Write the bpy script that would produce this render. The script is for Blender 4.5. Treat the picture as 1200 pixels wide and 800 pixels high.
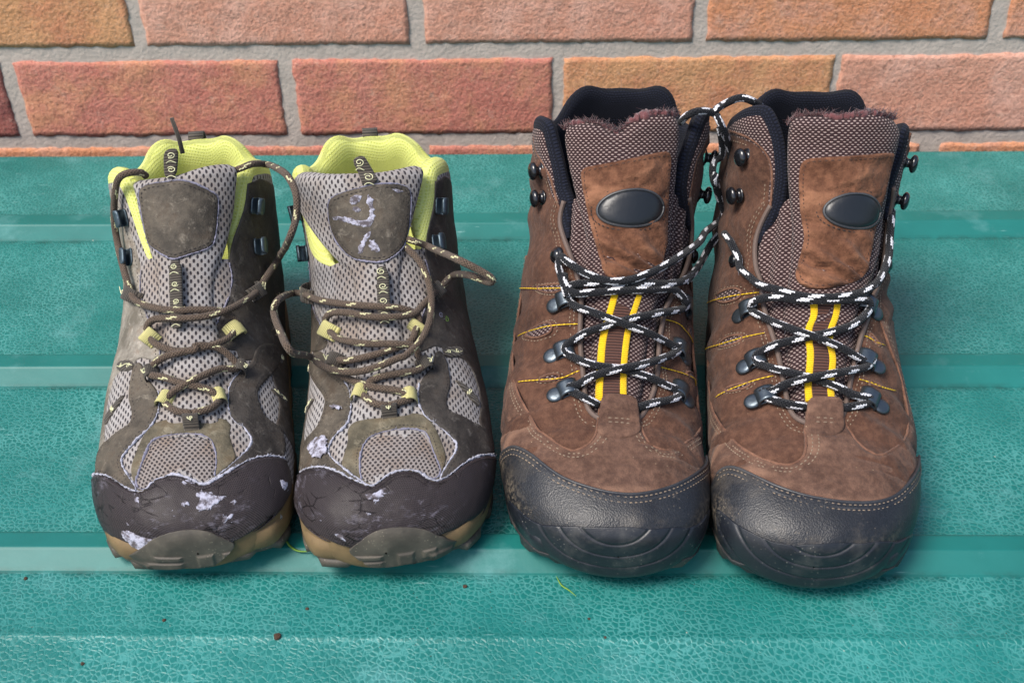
import bpy, bmesh, math, random
import numpy as np
from mathutils import Vector, Matrix, noise
from mathutils.geometry import delaunay_2d_cdt

for _o in list(bpy.data.objects): bpy.data.objects.remove(_o)
SC = bpy.context.scene
COL = SC.collection
MM = 0.001
random.seed(7); RNG = np.random.default_rng(7)

# ------------------------------------------------------------------ camera
cam_d = bpy.data.cameras.new('camera'); cam_o = bpy.data.objects.new('camera', cam_d); COL.objects.link(cam_o)
cam_d.sensor_width = 36.0; cam_d.lens = 40.5; cam_d.clip_start = 0.01; cam_d.clip_end = 200
cam_o.matrix_world = Matrix.Translation((0, 0, 0.425)) @ Matrix.Rotation(math.radians(2.0), 4, 'Z') @ Matrix.Rotation(math.radians(54.0), 4, 'X') @ Matrix.Rotation(math.radians(-1.25), 4, 'Z')
cam_d.dof.use_dof = True; cam_d.dof.focus_distance = .63; cam_d.dof.aperture_fstop = 16.0
SC.camera = cam_o
# ------------------------------------------------------------------ daylight: bright hazy sky, soft sun high on the left
SUN_EL, SUN_AZ = 57.0, -52.0          # azimuth: 0 = behind the camera, negative = towards the left
w = bpy.data.worlds.new('World'); SC.world = w; w.use_nodes = True
nt = w.node_tree; nt.nodes.clear()
sky = nt.nodes.new('ShaderNodeTexSky'); sky.sky_type = 'NISHITA'; sky.sun_disc = False
sky.sun_elevation = math.radians(SUN_EL); sky.sun_rotation = math.radians(180+SUN_AZ*-1)
sky.air_density = 1.0; sky.dust_density = 3.0; sky.ozone_density = 1.0
bg = nt.nodes.new('ShaderNodeBackground'); bg.inputs['Strength'].default_value = 0.135
out = nt.nodes.new('ShaderNodeOutputWorld')
nt.links.new(sky.outputs[0], bg.inputs[0]); nt.links.new(bg.outputs[0], out.inputs[0])
sun_d = bpy.data.lights.new('sun', 'SUN'); sun_d.energy = 2.7; sun_d.angle = math.radians(25); sun_d.color = (1.0, .95, .88)
sun_o = bpy.data.objects.new('sun', sun_d); COL.objects.link(sun_o)
_e, _a = math.radians(SUN_EL), math.radians(SUN_AZ)
sun_dir = Vector((math.sin(_a)*math.cos(_e), -math.cos(_a)*math.cos(_e), math.sin(_e)))   # towards the sun
sun_o.rotation_euler = sun_dir.to_track_quat('Z', 'Y').to_euler(); sun_o.location = sun_dir*3
vs = SC.view_settings; vs.view_transform = 'Standard'; vs.look = 'None'; vs.exposure = 0.6; vs.gamma = 1.0; vs.use_curve_mapping = False
SC.cycles.use_denoising = True; SC.cycles.max_bounces = 6; SC.cycles.diffuse_bounces = 3

# ------------------------------------------------------------------ materials
def srgb(r, g, b):
    f = lambda c: (c/255/12.92) if c/255 <= .04045 else ((c/255+.055)/1.055)**2.4
    return (f(r), f(g), f(b), 1)
class NT:
    def __init__(s, name):
        s.m = bpy.data.materials.new(name); s.m.use_nodes = True; s.t = s.m.node_tree
        s.b = s.t.nodes['Principled BSDF']; s.c = s.t.nodes.new('ShaderNodeTexCoord')
    def n(s, typ, **kw):
        x = s.t.nodes.new('ShaderNode'+typ)
        for k, v in kw.items(): setattr(x, k, v)
        return x
    def l(s, a, b): s.t.links.new(a, b)
    def put(s, sock, v):
        if isinstance(v, bpy.types.NodeSocket): s.l(v, sock)
        else: sock.default_value = v
    def m2(s, op, a, b=0.0, c=0.0, clamp=False):
        x = s.n('Math', operation=op, use_clamp=clamp)
        s.put(x.inputs[0], a); s.put(x.inputs[1], b); s.put(x.inputs[2], c); return x.outputs[0]
    def noise(s, scale, detail=4, rough=.55, vec=None, dist=0.0):
        x = s.n('TexNoise'); s.l(vec or s.c.outputs['Object'], x.inputs['Vector'])
        x.inputs['Scale'].default_value = scale; x.inputs['Detail'].default_value = detail; x.inputs['Roughness'].default_value = rough; x.inputs['Distortion'].default_value = dist
        return x.outputs['Fac']
    def vor(s, scale, feature='F1', vec=None, rnd=1.0):
        x = s.n('TexVoronoi', feature=feature); s.l(vec or s.c.outputs['Object'], x.inputs['Vector']); x.inputs['Scale'].default_value = scale
        x.inputs['Randomness'].default_value = rnd
        return x.outputs['Distance']
    def ramp(s, fac, a, b, ca=(0, 0, 0, 1), cb=(1, 1, 1, 1)):
        x = s.n('ValToRGB'); s.put(x.inputs[0], fac); e = x.color_ramp.elements
        e[0].position = a; e[1].position = b; e[0].color = ca; e[1].color = cb; return x.outputs[0]
    def mix(s, fac, a, b):
        x = s.n('Mix', data_type='RGBA'); s.put(x.inputs['Factor'], fac); s.put(x.inputs[6], a); s.put(x.inputs[7], b); return x.outputs[2]
    def bump(s, h, dist=.0003, strength=1.0, prev=None):
        x = s.n('Bump'); x.inputs['Strength'].default_value = strength; x.inputs['Distance'].default_value = dist; s.put(x.inputs['Height'], h)
        if prev is not None: s.l(prev, x.inputs['Normal'])
        return x.outputs[0]
    def done(s, col, rough=.8, normal=None, spec=.5, sheen=0.0, metal=0.0, coat=0.0):
        s.put(s.b.inputs['Base Color'], col); s.put(s.b.inputs['Roughness'], rough)
        s.put(s.b.inputs['Specular IOR Level'], spec); s.put(s.b.inputs['Metallic'], metal); s.put(s.b.inputs['Coat Weight'], coat)
        if sheen: s.b.inputs['Sheen Weight'].default_value = sheen; s.b.inputs['Sheen Roughness'].default_value = .5
        if normal is not None: s.l(normal, s.b.inputs['Normal'])
        return s.m
    def uv(s):
        x = s.n('SeparateXYZ'); s.l(s.c.outputs['UV'], x.inputs[0]); return x.outputs[0], x.outputs[1]
    def dots(s, a, b, rx, ry, sharp=.25, jitter=0.0):
        """staggered ellipses on the pattern coordinates (mm): 1 inside, 0 outside"""
        p, q = s.uv()
        if jitter:
            nz = s.n('TexNoise'); s.l(s.c.outputs['UV'], nz.inputs['Vector']); nz.inputs['Scale'].default_value = .12
            sp = s.n('SeparateXYZ'); s.l(nz.outputs['Color'], sp.inputs[0])
            p = s.m2('ADD', p, s.m2('MULTIPLY', sp.outputs[0], jitter)); q = s.m2('ADD', q, s.m2('MULTIPLY', sp.outputs[1], jitter))
        row = s.m2('DIVIDE', q, b); fr = s.m2('FLOOR', row)
        half = s.m2('MULTIPLY', s.m2('MODULO', s.m2('ABSOLUTE', fr), 2.0), .5)
        x = s.m2('SUBTRACT', s.m2('FRACT', s.m2('ADD', s.m2('DIVIDE', p, a), half)), .5)
        y = s.m2('SUBTRACT', s.m2('FRACT', row), .5)
        x = s.m2('MULTIPLY', x, a/rx); y = s.m2('MULTIPLY', y, b/ry)
        d = s.m2('SQRT', s.m2('ADD', s.m2('MULTIPLY', x, x), s.m2('MULTIPLY', y, y)))
        mr = s.n('MapRange', interpolation_type='SMOOTHSTEP'); s.l(d, mr.inputs[0])
        mr.inputs[1].default_value = 1-sharp; mr.inputs[2].default_value = 1+sharp; mr.inputs[3].default_value = 1; mr.inputs[4].default_value = 0
        return mr.outputs[0]
M = {}
def suede(name, c1, c2, dust=.25, nap=1.0, crease=0.0):
    t = NT(name); a = t.noise(45, 8, .72); f = t.noise(1400, 3, .7); g = t.noise(260, 4, .6)
    col = t.mix(t.ramp(a, .3, .7), srgb(*c1), srgb(*c2))
    col = t.mix(t.m2('MULTIPLY', t.ramp(g, .42, .7), .35), col, srgb(min(255, c2[0]+35), min(255, c2[1]+28), min(255, c2[2]+22)))
    col = t.mix(t.m2('MULTIPLY', t.ramp(f, .5, .75), .35), col, srgb(int(c1[0]*.5), int(c1[1]*.5), int(c1[2]*.5)))
    sp = t.ramp(t.vor(420), .06, .1, (1, 1, 1, 1), (0, 0, 0, 1)); msk = t.ramp(t.noise(70, 3), .55, .62)
    col = t.mix(t.m2('MULTIPLY', t.m2('MULTIPLY', sp, msk), dust), col, srgb(205, 185, 150))
    nrm = t.bump(f, .0004, .7*nap, t.bump(g, .0008, .5*nap, t.bump(t.noise(80, 5, .6), .004, .6)))
    if crease:
        mp = t.n('Mapping'); mp.inputs['Scale'].default_value = (.45, 1, 1); mp.inputs['Rotation'].default_value = (0, 0, .5); t.l(t.c.outputs['Object'], mp.inputs[0])
        cz = t.noise(70, 2, .45, mp.outputs[0], .5); nrm = t.bump(cz, crease, 1.0, nrm); col = t.mix(t.m2('MULTIPLY', t.ramp(cz, .54, .68), .4), col, srgb(min(255, c2[0]+46), min(255, c2[1]+38), min(255, c2[2]+30)))  # crease ridges also lightened: their highlight is put into the colour
    M[name] = t.done(col, .86 if crease else .93, nrm, .18, .06); return M[name]
suede('suede_brown', (56, 37, 29), (92, 64, 51), .45)
suede('suede_vamp', (62, 43, 35), (100, 75, 63), .75, 1.0, .0025)
suede('leather_tan', (66, 40, 27), (116, 78, 58), .2, 1.0, .006)
suede('suede_edge', (88, 60, 48), (118, 86, 70), .1)
def fabric(name, ground, dot, a, b, rx, ry, depth=.0004, sign=1, sheen=.1, jitter=.8, dirt=None, rough=.9):
    t = NT(name); d = t.dots(a, b, rx, ry, .28, jitter); nz = t.noise(60, 5, .6)
    g = t.mix(t.m2('MULTIPLY', nz, .5), srgb(*ground), srgb(*[int(c*.72) for c in ground]))
    if dirt: g = t.mix(t.m2('MULTIPLY', t.ramp(t.noise(30, 6, .7), .44, .62), .65), g, srgb(*dirt))
    fn = t.noise(2200, 2)
    g = t.mix(t.m2('MULTIPLY', t.ramp(fn, .4, .7), .25), g, srgb(*[int(c*.6) for c in ground]))
    col = t.mix(d, g, srgb(*dot))
    M[name] = t.done(col, rough, t.bump(t.m2('ADD', t.m2('MULTIPLY', d, sign), t.m2('MULTIPLY', fn, .25)), depth, .9), .2, sheen); return M[name]
fabric('woven_brown', (54, 36, 37), (160, 140, 134), 2.6, 1.3, .66, .36, .0005, 1)
fabric('mesh_grey', (160, 156, 154), (52, 48, 51), 3.6, 2.45, .56, 1.2, .0008, -1, .1, .9, (128, 112, 98))
fabric('mesh_fine', (142, 134, 130), (50, 45, 45), 2.6, 1.7, .62, .7, .0006, -1, .1, .5, (128, 108, 92))
fabric('knit_navy', (15, 18, 28), (26, 30, 44), 1.8, 1.0, .6, .3, .0004, 1, .04)
fabric('knit_lime', (220, 226, 134), (198, 204, 100), 1.9, 1.1, .55, .25, .0004, -1, .1, .6)
fabric('toe_synthetic', (46, 40, 41), (58, 52, 54), 1.3, .9, .5, .3, .00015, 1, .0, .3, (36, 31, 32), .42)
def scuff():
    m = M['toe_synthetic']; t = NT.__new__(NT); t.m = m; t.t = m.node_tree; t.b = t.t.nodes['Principled BSDF']; t.c = [n for n in t.t.nodes if n.type == 'TEX_COORD'][0]
    old = t.b.inputs['Base Color'].links[0].from_socket; nrm = t.b.inputs['Normal'].links[0].from_socket
    mp = t.n('Mapping'); mp.inputs['Scale'].default_value = (1, 1, 3.0); t.l(t.c.outputs['Object'], mp.inputs[0])
    cr = t.ramp(t.vor(95, 'DISTANCE_TO_EDGE', mp.outputs[0]), .02, .05, (1, 1, 1, 1), (0, 0, 0, 1)); ms = t.ramp(t.noise(40, 4, .6), .48, .58)
    k = t.m2('MULTIPLY', cr, ms); col = t.mix(t.m2('MULTIPLY', k, .8), old, srgb(18, 15, 15))
    sc = t.m2('MULTIPLY', t.ramp(t.noise(170, 6, .75, mp.outputs[0]), .52, .66), t.ramp(t.noise(28, 4, .6), .44, .58)); col = t.mix(t.m2('MULTIPLY', sc, .6), col, srgb(140, 136, 150))
    t.l(col, t.b.inputs['Base Color']); t.l(t.bump(t.m2('SUBTRACT', 1.0, k), .0006, .8, nrm), t.b.inputs['Normal'])
scuff()
def overlay(name, c1, c2):
    t = NT(name); a = t.noise(38, 8, .72); f = t.noise(900, 4, .6); s = t.noise(160, 7, .75, dist=.4)
    col = t.mix(t.ramp(a, .4, .6), srgb(*[int(x*.82) for x in c1]), srgb(*c2))
    col = t.mix(t.m2('MULTIPLY', t.ramp(t.noise(75, 6, .7), .52, .66), .6), col, srgb(int(c1[0]*.9), int(c1[1]*.78), int(c1[2]*.66)))
    col = t.mix(t.m2('MULTIPLY', t.ramp(s, .56, .68), .6), col, srgb(min(255, c2[0]+40), min(255, c2[1]+40), min(255, c2[2]+38)))
    M[name] = t.done(col, .72, t.bump(f, .0003, .7, t.bump(s, .001, .6, t.bump(a, .003, .5))), .35); return M[name]
overlay('overlay_olive', (84, 77, 62), (108, 100, 82))
overlay('overlay_brown', (68, 61, 53), (92, 84, 73))
overlay('overlay_shaded', (54, 49, 46), (72, 67, 62))  # darker copy for the right-hand sides, shade put into the colour
overlay('overlay_lit', (118, 110, 98), (146, 140, 130))  # paler copy for the far left quarter, sunlight put into the colour
def plain(name, c, rough=.6, bumpscale=0, bd=.0003, var=.25, **kw):
    t = NT(name); nz = t.noise(80, 5, .6)
    col = t.mix(t.m2('MULTIPLY', nz, var*2), srgb(*c), srgb(*[int(x*.6) for x in c]))
    nr = t.bump(t.noise(bumpscale, 4, .6), bd, .7) if bumpscale else None
    M[name] = t.done(col, rough, nr, **kw); return M[name]
plain('lilac_fray', (176, 177, 192), .95, 1500, .0008, .2, sheen=.3)
plain('lilac_peel', (140, 138, 158), .95, 900, .0006, .35, sheen=.2)
plain('burgundy_wool', (112, 62, 64), 1.0, 1800, .001, .3, sheen=.4)
plain('piping_taupe', (104, 88, 80), .75, 700, .0002, .2)
plain('thread_pale', (146, 128, 108), .85, 0, 0, .4)
plain('thread_dark', (46, 40, 38), .85, 0, 0, .4)
plain('thread_brown', (78, 52, 40), .85, 0, 0, .4)
plain('thread_yellow', (226, 186, 28), .75, 1500, .0002, .15)
plain('thread_cream', (224, 222, 180), .8, 0, 0, .1)
plain('gunmetal', (96, 106, 114), .34, 250, .0003, .4, metal=.8)
plain('steel_blue', (104, 122, 134), .45, 200, .0008, .7, metal=.7)
plain('black_enamel', (22, 24, 28), .22, 0, 0, .2, coat=.4)
plain('badge_rubber', (30, 33, 37), .36, 120, .0004, .2)
plain('mortar', (196, 182, 171), .95, 300, .0014, .28)
plain('soil', (70, 50, 36), .95, 900, .0008, .3)
plain('grass_green', (110, 150, 56), .7, 0, 0, .2)
plain('inner_dark', (26, 24, 26), .95)
def peel(name, c1, c2):
    t = NT(name); a = t.noise(260, 6, .7); f = t.noise(1300, 3, .6); col = t.mix(t.ramp(a, .42, .56), srgb(*c1), srgb(*c2))
    M[name] = t.done(col, .95, t.bump(f, .0006, .8, t.bump(a, .001, .6)), .15, .15)
peel('peel_patch', (84, 78, 82), (170, 170, 186))
def webbing(name, c, cd, pitch=1.5):
    t = NT(name); p, q = t.uv()
    wv = t.m2('SINE', t.m2('MULTIPLY', q, 2*math.pi/pitch)); f = t.ramp(t.m2('MULTIPLY_ADD', wv, .5, .5), .15, .7)
    fn = t.noise(1500, 2); col = t.mix(f, srgb(*cd), srgb(*c)); col = t.mix(t.m2('MULTIPLY', fn, .3), col, srgb(*cd))
    M[name] = t.done(col, .85, t.bump(f, .0004, .8), .2, .15)
webbing('webbing_brown', (92, 62, 52), (52, 34, 30), 1.7)
webbing('webbing_tan', (206, 200, 138), (168, 160, 102), 1.4)
webbing('webbing_dark', (84, 78, 70), (50, 46, 42), 1.6)
webbing('webbing_yellow', (238, 198, 22), (206, 160, 12), 1.3)
def rubber(name, c1, c2, rough, pebble=0, dust=.0, dustc=(170, 155, 130), rim=0.0):
    t = NT(name); a = t.noise(55, 5, .65); col = t.mix(t.ramp(a, .3, .7), srgb(*c1), srgb(*c2)); nr = None
    if pebble:
        v = t.vor(pebble); nr = t.bump(v, .0003, .45); col = t.mix(t.m2('MULTIPLY', t.ramp(v, .35, .6), .2), col, srgb(*[int(x*1.5+12) for x in c2]))
    else: nr = t.bump(t.noise(300, 4, .6), .0004, .35)
    if dust:
        sp = t.ramp(t.vor(520), .12, .2, (1, 1, 1, 1), (0, 0, 0, 1)); ms = t.ramp(t.noise(48, 4, .6), .46, .62)
        col = t.mix(t.m2('MULTIPLY', t.m2('MULTIPLY', sp, ms), dust), col, srgb(*dustc))
        col = t.mix(t.m2('MULTIPLY', t.ramp(t.noise(30, 5, .7), .5, .8), dust*.5), col, srgb(*dustc))
    if rim:      # dried mud clinging to the lower rim
        so = t.n('SeparateXYZ'); t.l(t.c.outputs['Object'], so.inputs[0]); k = t.ramp(so.outputs[2], rim, rim+.010, (1, 1, 1, 1), (0, 0, 0, 1)); k = t.m2('MULTIPLY', k, t.ramp(t.noise(420, 5, .7), .46, .6)); k = t.m2('MULTIPLY', k, t.ramp(t.noise(35, 4, .6), .36, .6)); col = t.mix(t.m2('MULTIPLY', k, .75), col, srgb(*dustc))
    M[name] = t.done(col, t.ramp(a, .2, .8, (rough*.8,)*3+(1,), (min(1, rough*1.25),)*3+(1,)), nr, .5)
rubber('toe_leather_black', (19, 20, 23), (28, 30, 34), .42, 1300, .6, (138, 126, 108), .027)
rubber('rubber_navy', (19, 22, 28), (29, 33, 40), .4, 0, .5, (150, 146, 136))
rubber('rubber_grey', (54, 50, 44), (82, 76, 67), .62, 0, .5, (170, 160, 140))
rubber('midsole_tan', (96, 78, 52), (124, 103, 70), .75, 0, .7, (84, 74, 58))
rubber('rubber_black', (34, 34, 36), (50, 50, 52), .6, 0, .6)
rubber('bead_black', (40, 42, 46), (58, 60, 64), .45, 0, .2)
def lace_mat(name, base, dark, fleck, dash=7.0, per=15.0):
    t = NT(name); l, a = t.uv()      # l: mm along the lace, a: turns round it
    b1 = t.m2('SINE', t.m2('MULTIPLY', t.m2('ADD', t.m2('MULTIPLY', l, .62), t.m2('MULTIPLY', a, 7.0)), 2*math.pi))
    b2 = t.m2('SINE', t.m2('MULTIPLY', t.m2('SUBTRACT', t.m2('MULTIPLY', l, .62), t.m2('MULTIPLY', a, 7.0)), 2*math.pi))
    br = t.m2('MULTIPLY_ADD', t.m2('MAXIMUM', b1, b2), .5, .5)
    col = t.mix(br, srgb(*dark), srgb(*base))
    msk = None
    for ph, a0 in ((0.0, .04), (.12, .12), (.42, .37), (.54, .45), (.75, .7), (.87, .78)):
        fl = t.m2('FRACT', t.m2('ADD', t.m2('DIVIDE', l, per), ph))
        zig = t.m2('MULTIPLY', t.m2('SINE', t.m2('MULTIPLY', l, 3.2)), .012)
        da = t.m2('ABSOLUTE', t.m2('SUBTRACT', t.m2('ADD', a, zig), a0+.04))
        k = t.m2('MULTIPLY', t.m2('LESS_THAN', fl, dash/per), t.m2('LESS_THAN', da, .036))
        msk = k if msk is None else t.m2('MAXIMUM', msk, k)
    col = t.mix(msk, col, srgb(*fleck))
    col = t.mix(t.m2('MULTIPLY', t.ramp(t.noise(900, 3, .6), .5, .7), .25), col, srgb(*[min(255, int(x*1.5+18)) for x in base]))
    M[name] = t.done(col, .88, t.bump(br, .0006, .9), .2, .1)
lace_mat('lace_black', (26, 28, 33), (8, 9, 12), (232, 232, 236), 6.0, 14.5)
lace_mat('lace_brown', (92, 78, 66), (50, 41, 34), (206, 202, 158), 3.4, 22.0)
def lid_mats():
    for name, grain in (('lid_plastic_grained', 1), ('lid_plastic_smooth', 0)):
        t = NT(name); big = t.noise(9, 5, .6); mid = t.noise(40, 5, .65)
        col = t.mix(t.ramp(big, .3, .7), srgb(11, 92, 87), srgb(25, 110, 105))
        nr = None
        if grain:
            wob = t.n('VectorMath', operation='ADD'); nz = t.n('TexNoise'); nz.inputs['Scale'].default_value = 260; t.l(t.c.outputs['Object'], nz.inputs['Vector'])
            sc_ = t.n('VectorMath', operation='SCALE'); t.l(nz.outputs['Color'], sc_.inputs[0]); sc_.inputs['Scale'].default_value = .0022
            t.l(t.c.outputs['Object'], wob.inputs[0]); t.l(sc_.outputs[0], wob.inputs[1])
            v = t.vor(360, 'DISTANCE_TO_EDGE', wob.outputs[0]); g = t.ramp(v, .01, .22)
            wear = t.ramp(t.noise(16, 5, .6), .35, .65)
            col = t.mix(t.m2('MULTIPLY', t.m2('SUBTRACT', 1.0, g), t.m2('MULTIPLY_ADD', wear, .22, .06)), col, srgb(120, 196, 192))
            nr = t.bump(g, .0004, .5)
        haze = t.ramp(t.noise(17, 9, .7), .56, .8)
        col = t.mix(t.m2('MULTIPLY', haze, .26), col, srgb(150, 196, 200))  # patchy dust, with some of the sky's sheen painted into the colour
        so = t.n('SeparateXYZ'); t.l(t.c.outputs['Object'], so.inputs[0]); dirt = None      # dirt caught along the foot of each rib
        for yy in (.7465, .7125, .5715, .5415, .4185, .3925):
            d_ = t.ramp(t.m2('ABSOLUTE', t.m2('SUBTRACT', so.outputs[1], yy)), .0004, .0022, (1, 1, 1, 1), (0, 0, 0, 1)); dirt = d_ if dirt is None else t.m2('MAXIMUM', dirt, d_)
        col = t.mix(t.m2('MULTIPLY', t.m2('MULTIPLY', dirt, t.ramp(t.noise(60, 7, .7), .4, .6)), .65), col, srgb(20, 62, 56))
        mpp = t.n('Mapping'); mpp.inputs['Scale'].default_value = (.12, 1, 1); mpp.inputs['Rotation'].default_value = (0, 0, .35); t.l(t.c.outputs['Object'], mpp.inputs[0])
        scr = t.m2('MULTIPLY', t.ramp(t.noise(420, 3, .5, mpp.outputs[0]), .66, .72), t.ramp(t.noise(13, 4, .6), .55, .62)); col = t.mix(t.m2('MULTIPLY', scr, .35), col, srgb(170, 210, 208))
        sp = t.ramp(t.vor(75), .025, .04, (1, 1, 1, 1), (0, 0, 0, 1))
        col = t.mix(t.m2('MULTIPLY', t.m2('MULTIPLY', sp, t.ramp(mid, .52, .58)), .6), col, srgb(196, 190, 172))
        nr = t.bump(t.noise(700, 3), .00012, .4, nr) if nr is not None else t.bump(t.noise(120, 4), .0004, .3)
        M[name] = t.done(col, t.ramp(mid, .3, .7, (.34,)*3+(1,), (.5,)*3+(1,)) if grain else .48, nr, .4)
lid_mats()
def brick_mat(name, c1, c2, c3):
    t = NT(name); a = t.noise(18, 6, .65); f = t.noise(330, 5, .6); g = t.noise(900, 3, .6); big = t.noise(110, 4, .6)
    col = t.mix(t.ramp(a, .3, .7), srgb(*c1), srgb(*c2)); col = t.mix(t.m2('MULTIPLY', t.ramp(t.noise(22, 6, .7), .45, .62), .85), col, srgb(*c3))
    col = t.mix(t.m2('MULTIPLY', t.ramp(f, .36, .5, (1, 1, 1, 1), (0, 0, 0, 1)), .42), col, srgb(*[int(x*.62) for x in c1]))
    col = t.mix(t.m2('MULTIPLY', t.ramp(g, .54, .68), .3), col, srgb(232, 200, 176))
    pit = t.ramp(t.vor(130), .1, .2, (1, 1, 1, 1), (0, 0, 0, 1)); pit = t.m2('MULTIPLY', pit, t.ramp(t.noise(45, 3), .5, .6)); col = t.mix(t.m2('MULTIPLY', pit, .5), col, srgb(*[int(x*.5) for x in c1]))
    col = t.mix(t.m2('MULTIPLY', t.ramp(t.noise(60, 7, .75), .58, .7), .35), col, srgb(214, 188, 170))
    M[name] = t.done(col, .95, t.bump(g, .0005, .5, t.bump(f, .0016, .9, t.bump(big, .002, .5))), .15)
brick_mat('brick_red', (184, 112, 98), (196, 130, 114), (198, 140, 108))
brick_mat('brick_deep_red', (150, 88, 80), (172, 108, 96), (128, 76, 74))
brick_mat('brick_orange', (200, 132, 96), (210, 148, 112), (202, 148, 126))
brick_mat('brick_pink', (198, 138, 116), (206, 152, 130), (212, 164, 146))
brick_mat('brick_tan', (196, 142, 100), (206, 154, 114), (196, 130, 98))

# ---- shoe last: closed sections swept from the toe tip to the collar (millimetres) ----
# per section: top point (y,z), bottom/back point (y,z), half width, height of widest place, top roundness, bottom roundness, sideways shift
LAST = {
'brown': [
 (0.0,25,  0.0,24.6, 0.0,.5,2.0,2.0,9.5),
 (1.0,33,  0.5,14,11.5,.5,2.1,2.1,9.5),
 (3.5,37,  1.0,11,21,.5,2.2,2.2,9.5),
 (8.0,40.5,3.0,10,29.5,.48,2.3,2.3,9),
 (15.,43.5,8.0,9,37,.46,2.3,2.4,8.5),
 (24.,46.5,16.,8,43,.44,2.3,2.5,7),
 (38.,50,  30.,7,48.3,.42,2.3,2.5,5),
 (56.,53.5,50.,6,51.8,.40,2.25,2.5,3),
 (76.,58.5,74.,6, 53.0,.38,2.15,2.5,1),
 (97.,68.5,105.,6,53,.36,2.1,2.5,0),
 (118.,82.,145.,6,52,.34,2.1,2.5,0),
 (136.,98.,195.,7,51,.36,2.1,2.4,0),
 (150.,114.,245.,10,50,.42,2.1,2.2,0),
 (161.,128.,280.,36,49.5,.46,2.1,2.1,0),
 (170.,142.,285.,72,50,.5,2.15,2.1,0),
 (177.,154.,281.,104,50.5,.5,2.2,2.1,0),
 (182.,164.,276.,130,51,.5,2.2,2.1,0),
 (186.,174.,272.,152,51.5,.5,2.2,2.1,0)],
'grey': [
 (0.0,22.5,  0.0,22.1, 0.0,.5,2.0,2.0,8),
 (1.0,30,  0.5,13,11,.5,2.1,2.1,8),
 (3.5,34,  1.0,10,19.8,.5,2.15,2.2,8),
 (8.0,38,  3.0,9,28,.48,2.2,2.3,7.5),
 (15.,42,  8.0,8,35.3,.45,2.2,2.4,7),
 (24.,46,  16.,7,41.5,.42,2.15,2.5,5.5),
 (38.,50,  30.,7,46.5,.40,2.1,2.5,4),
 (56.,54,  50.,6, 49.0,.38,2.05,2.5,2),
 (76.,60,  74.,6, 49.3,.36,2.0,2.5,1),
 (95.,69,  102.,6,48,.35,2.0,2.5,0),
 (113.,80.,140.,6,46.3,.34,2.0,2.5,0),
 (129.,92.,185.,7,44.6,.36,2.0,2.4,0),
 (142.,104.,230.,10,43.6,.42,2.05,2.2,0),
 (152.,115.,262.,34,43.4,.46,2.1,2.1,0),
 (160.,125.,266.,62,44,.5,2.15,2.1,0),
 (166.,134.,262.,86,45,.5,2.2,2.1,0),
 (171.,142.,258.,106,45.5,.5,2.2,2.1,0),
 (175.,150.,255.,124,46,.5,2.2,2.1,0)],
}
LEAN = {('brown', 1): 8.0, ('brown', -1): 5.0, ('grey', 1): 0.0, ('grey', -1): -7.0}   # how far each shaft sags sideways
def last_params(kind, v):
    A = np.array(LAST[kind], float); n = len(A)
    t = np.clip(np.asarray(v, float), -0.2, 1.2) * (n-1)
    i = np.clip(np.floor(t).astype(int), 0, n-2); f = (t-i)[..., None]
    p0 = A[np.maximum(i-1, 0)]; p1 = A[i]; p2 = A[i+1]; p3 = A[np.minimum(i+2, n-1)]
    p0 = np.where((i == 0)[..., None], 2*p1-p2, p0); p3 = np.where((i == n-2)[..., None], 2*p2-p1, p3)
    return .5*(2*p1+(p2-p0)*f+(2*p0-5*p1+4*p2-p3)*f*f+(3*p1-p0-3*p2+p3)*f**3)
def last_point(kind, mirror, u, v):
    """u: 0 on the instep line, +-1 under the sole / up the heel seam; v: 0 toe tip, 1 collar."""
    u = np.asarray(u, float); v = np.asarray(v, float)
    u, v = np.broadcast_arrays(u, v)
    q = last_params(kind, v)
    a = u*math.pi; s = np.sin(a); c = np.cos(a)
    nT, nB = q[..., 6], q[..., 7]; n = np.where(c > 0, nT, nB)
    x = q[..., 4]*np.sign(s)*np.abs(s)**(2/n)
    h = np.where(c > 0, q[..., 5]+(1-q[..., 5])*np.abs(c)**(2/n), q[..., 5]*(1-np.abs(c)**(2/n)))
    y = q[..., 2]+(q[..., 0]-q[..., 2])*h; z = q[..., 3]+(q[..., 1]-q[..., 3])*h
    t = np.clip((v-.5)/.45, 0, 1.3); lean = LEAN[(kind, mirror)]*t*t*(3-2*np.minimum(t, 1))
    return np.stack([x+q[..., 8]*mirror+lean, y, z], -1)
def last_normal(kind, mirror, u, v, e=2e-3):
    u = np.asarray(u, float); v = np.maximum(np.asarray(v, float), 0.012)
    du = last_point(kind, mirror, u+e, v)-last_point(kind, mirror, u-e, v)
    dv = last_point(kind, mirror, u, v+e)-last_point(kind, mirror, u, v-e)
    n = np.cross(du, dv); n /= np.maximum(np.linalg.norm(n, axis=-1, keepdims=True), 1e-9)
    return n

# shoe: toe-tip position (mm), turn, mirror, last, size
POSE={1:(-174,384,8.5,1,'grey',1.0),2:(-68,387,7,-1,'grey',1.0),3:(25.5,383,-2.6,1,'brown',0.965),4:(134,376,-3.5,-1,'brown',0.965)}
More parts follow.
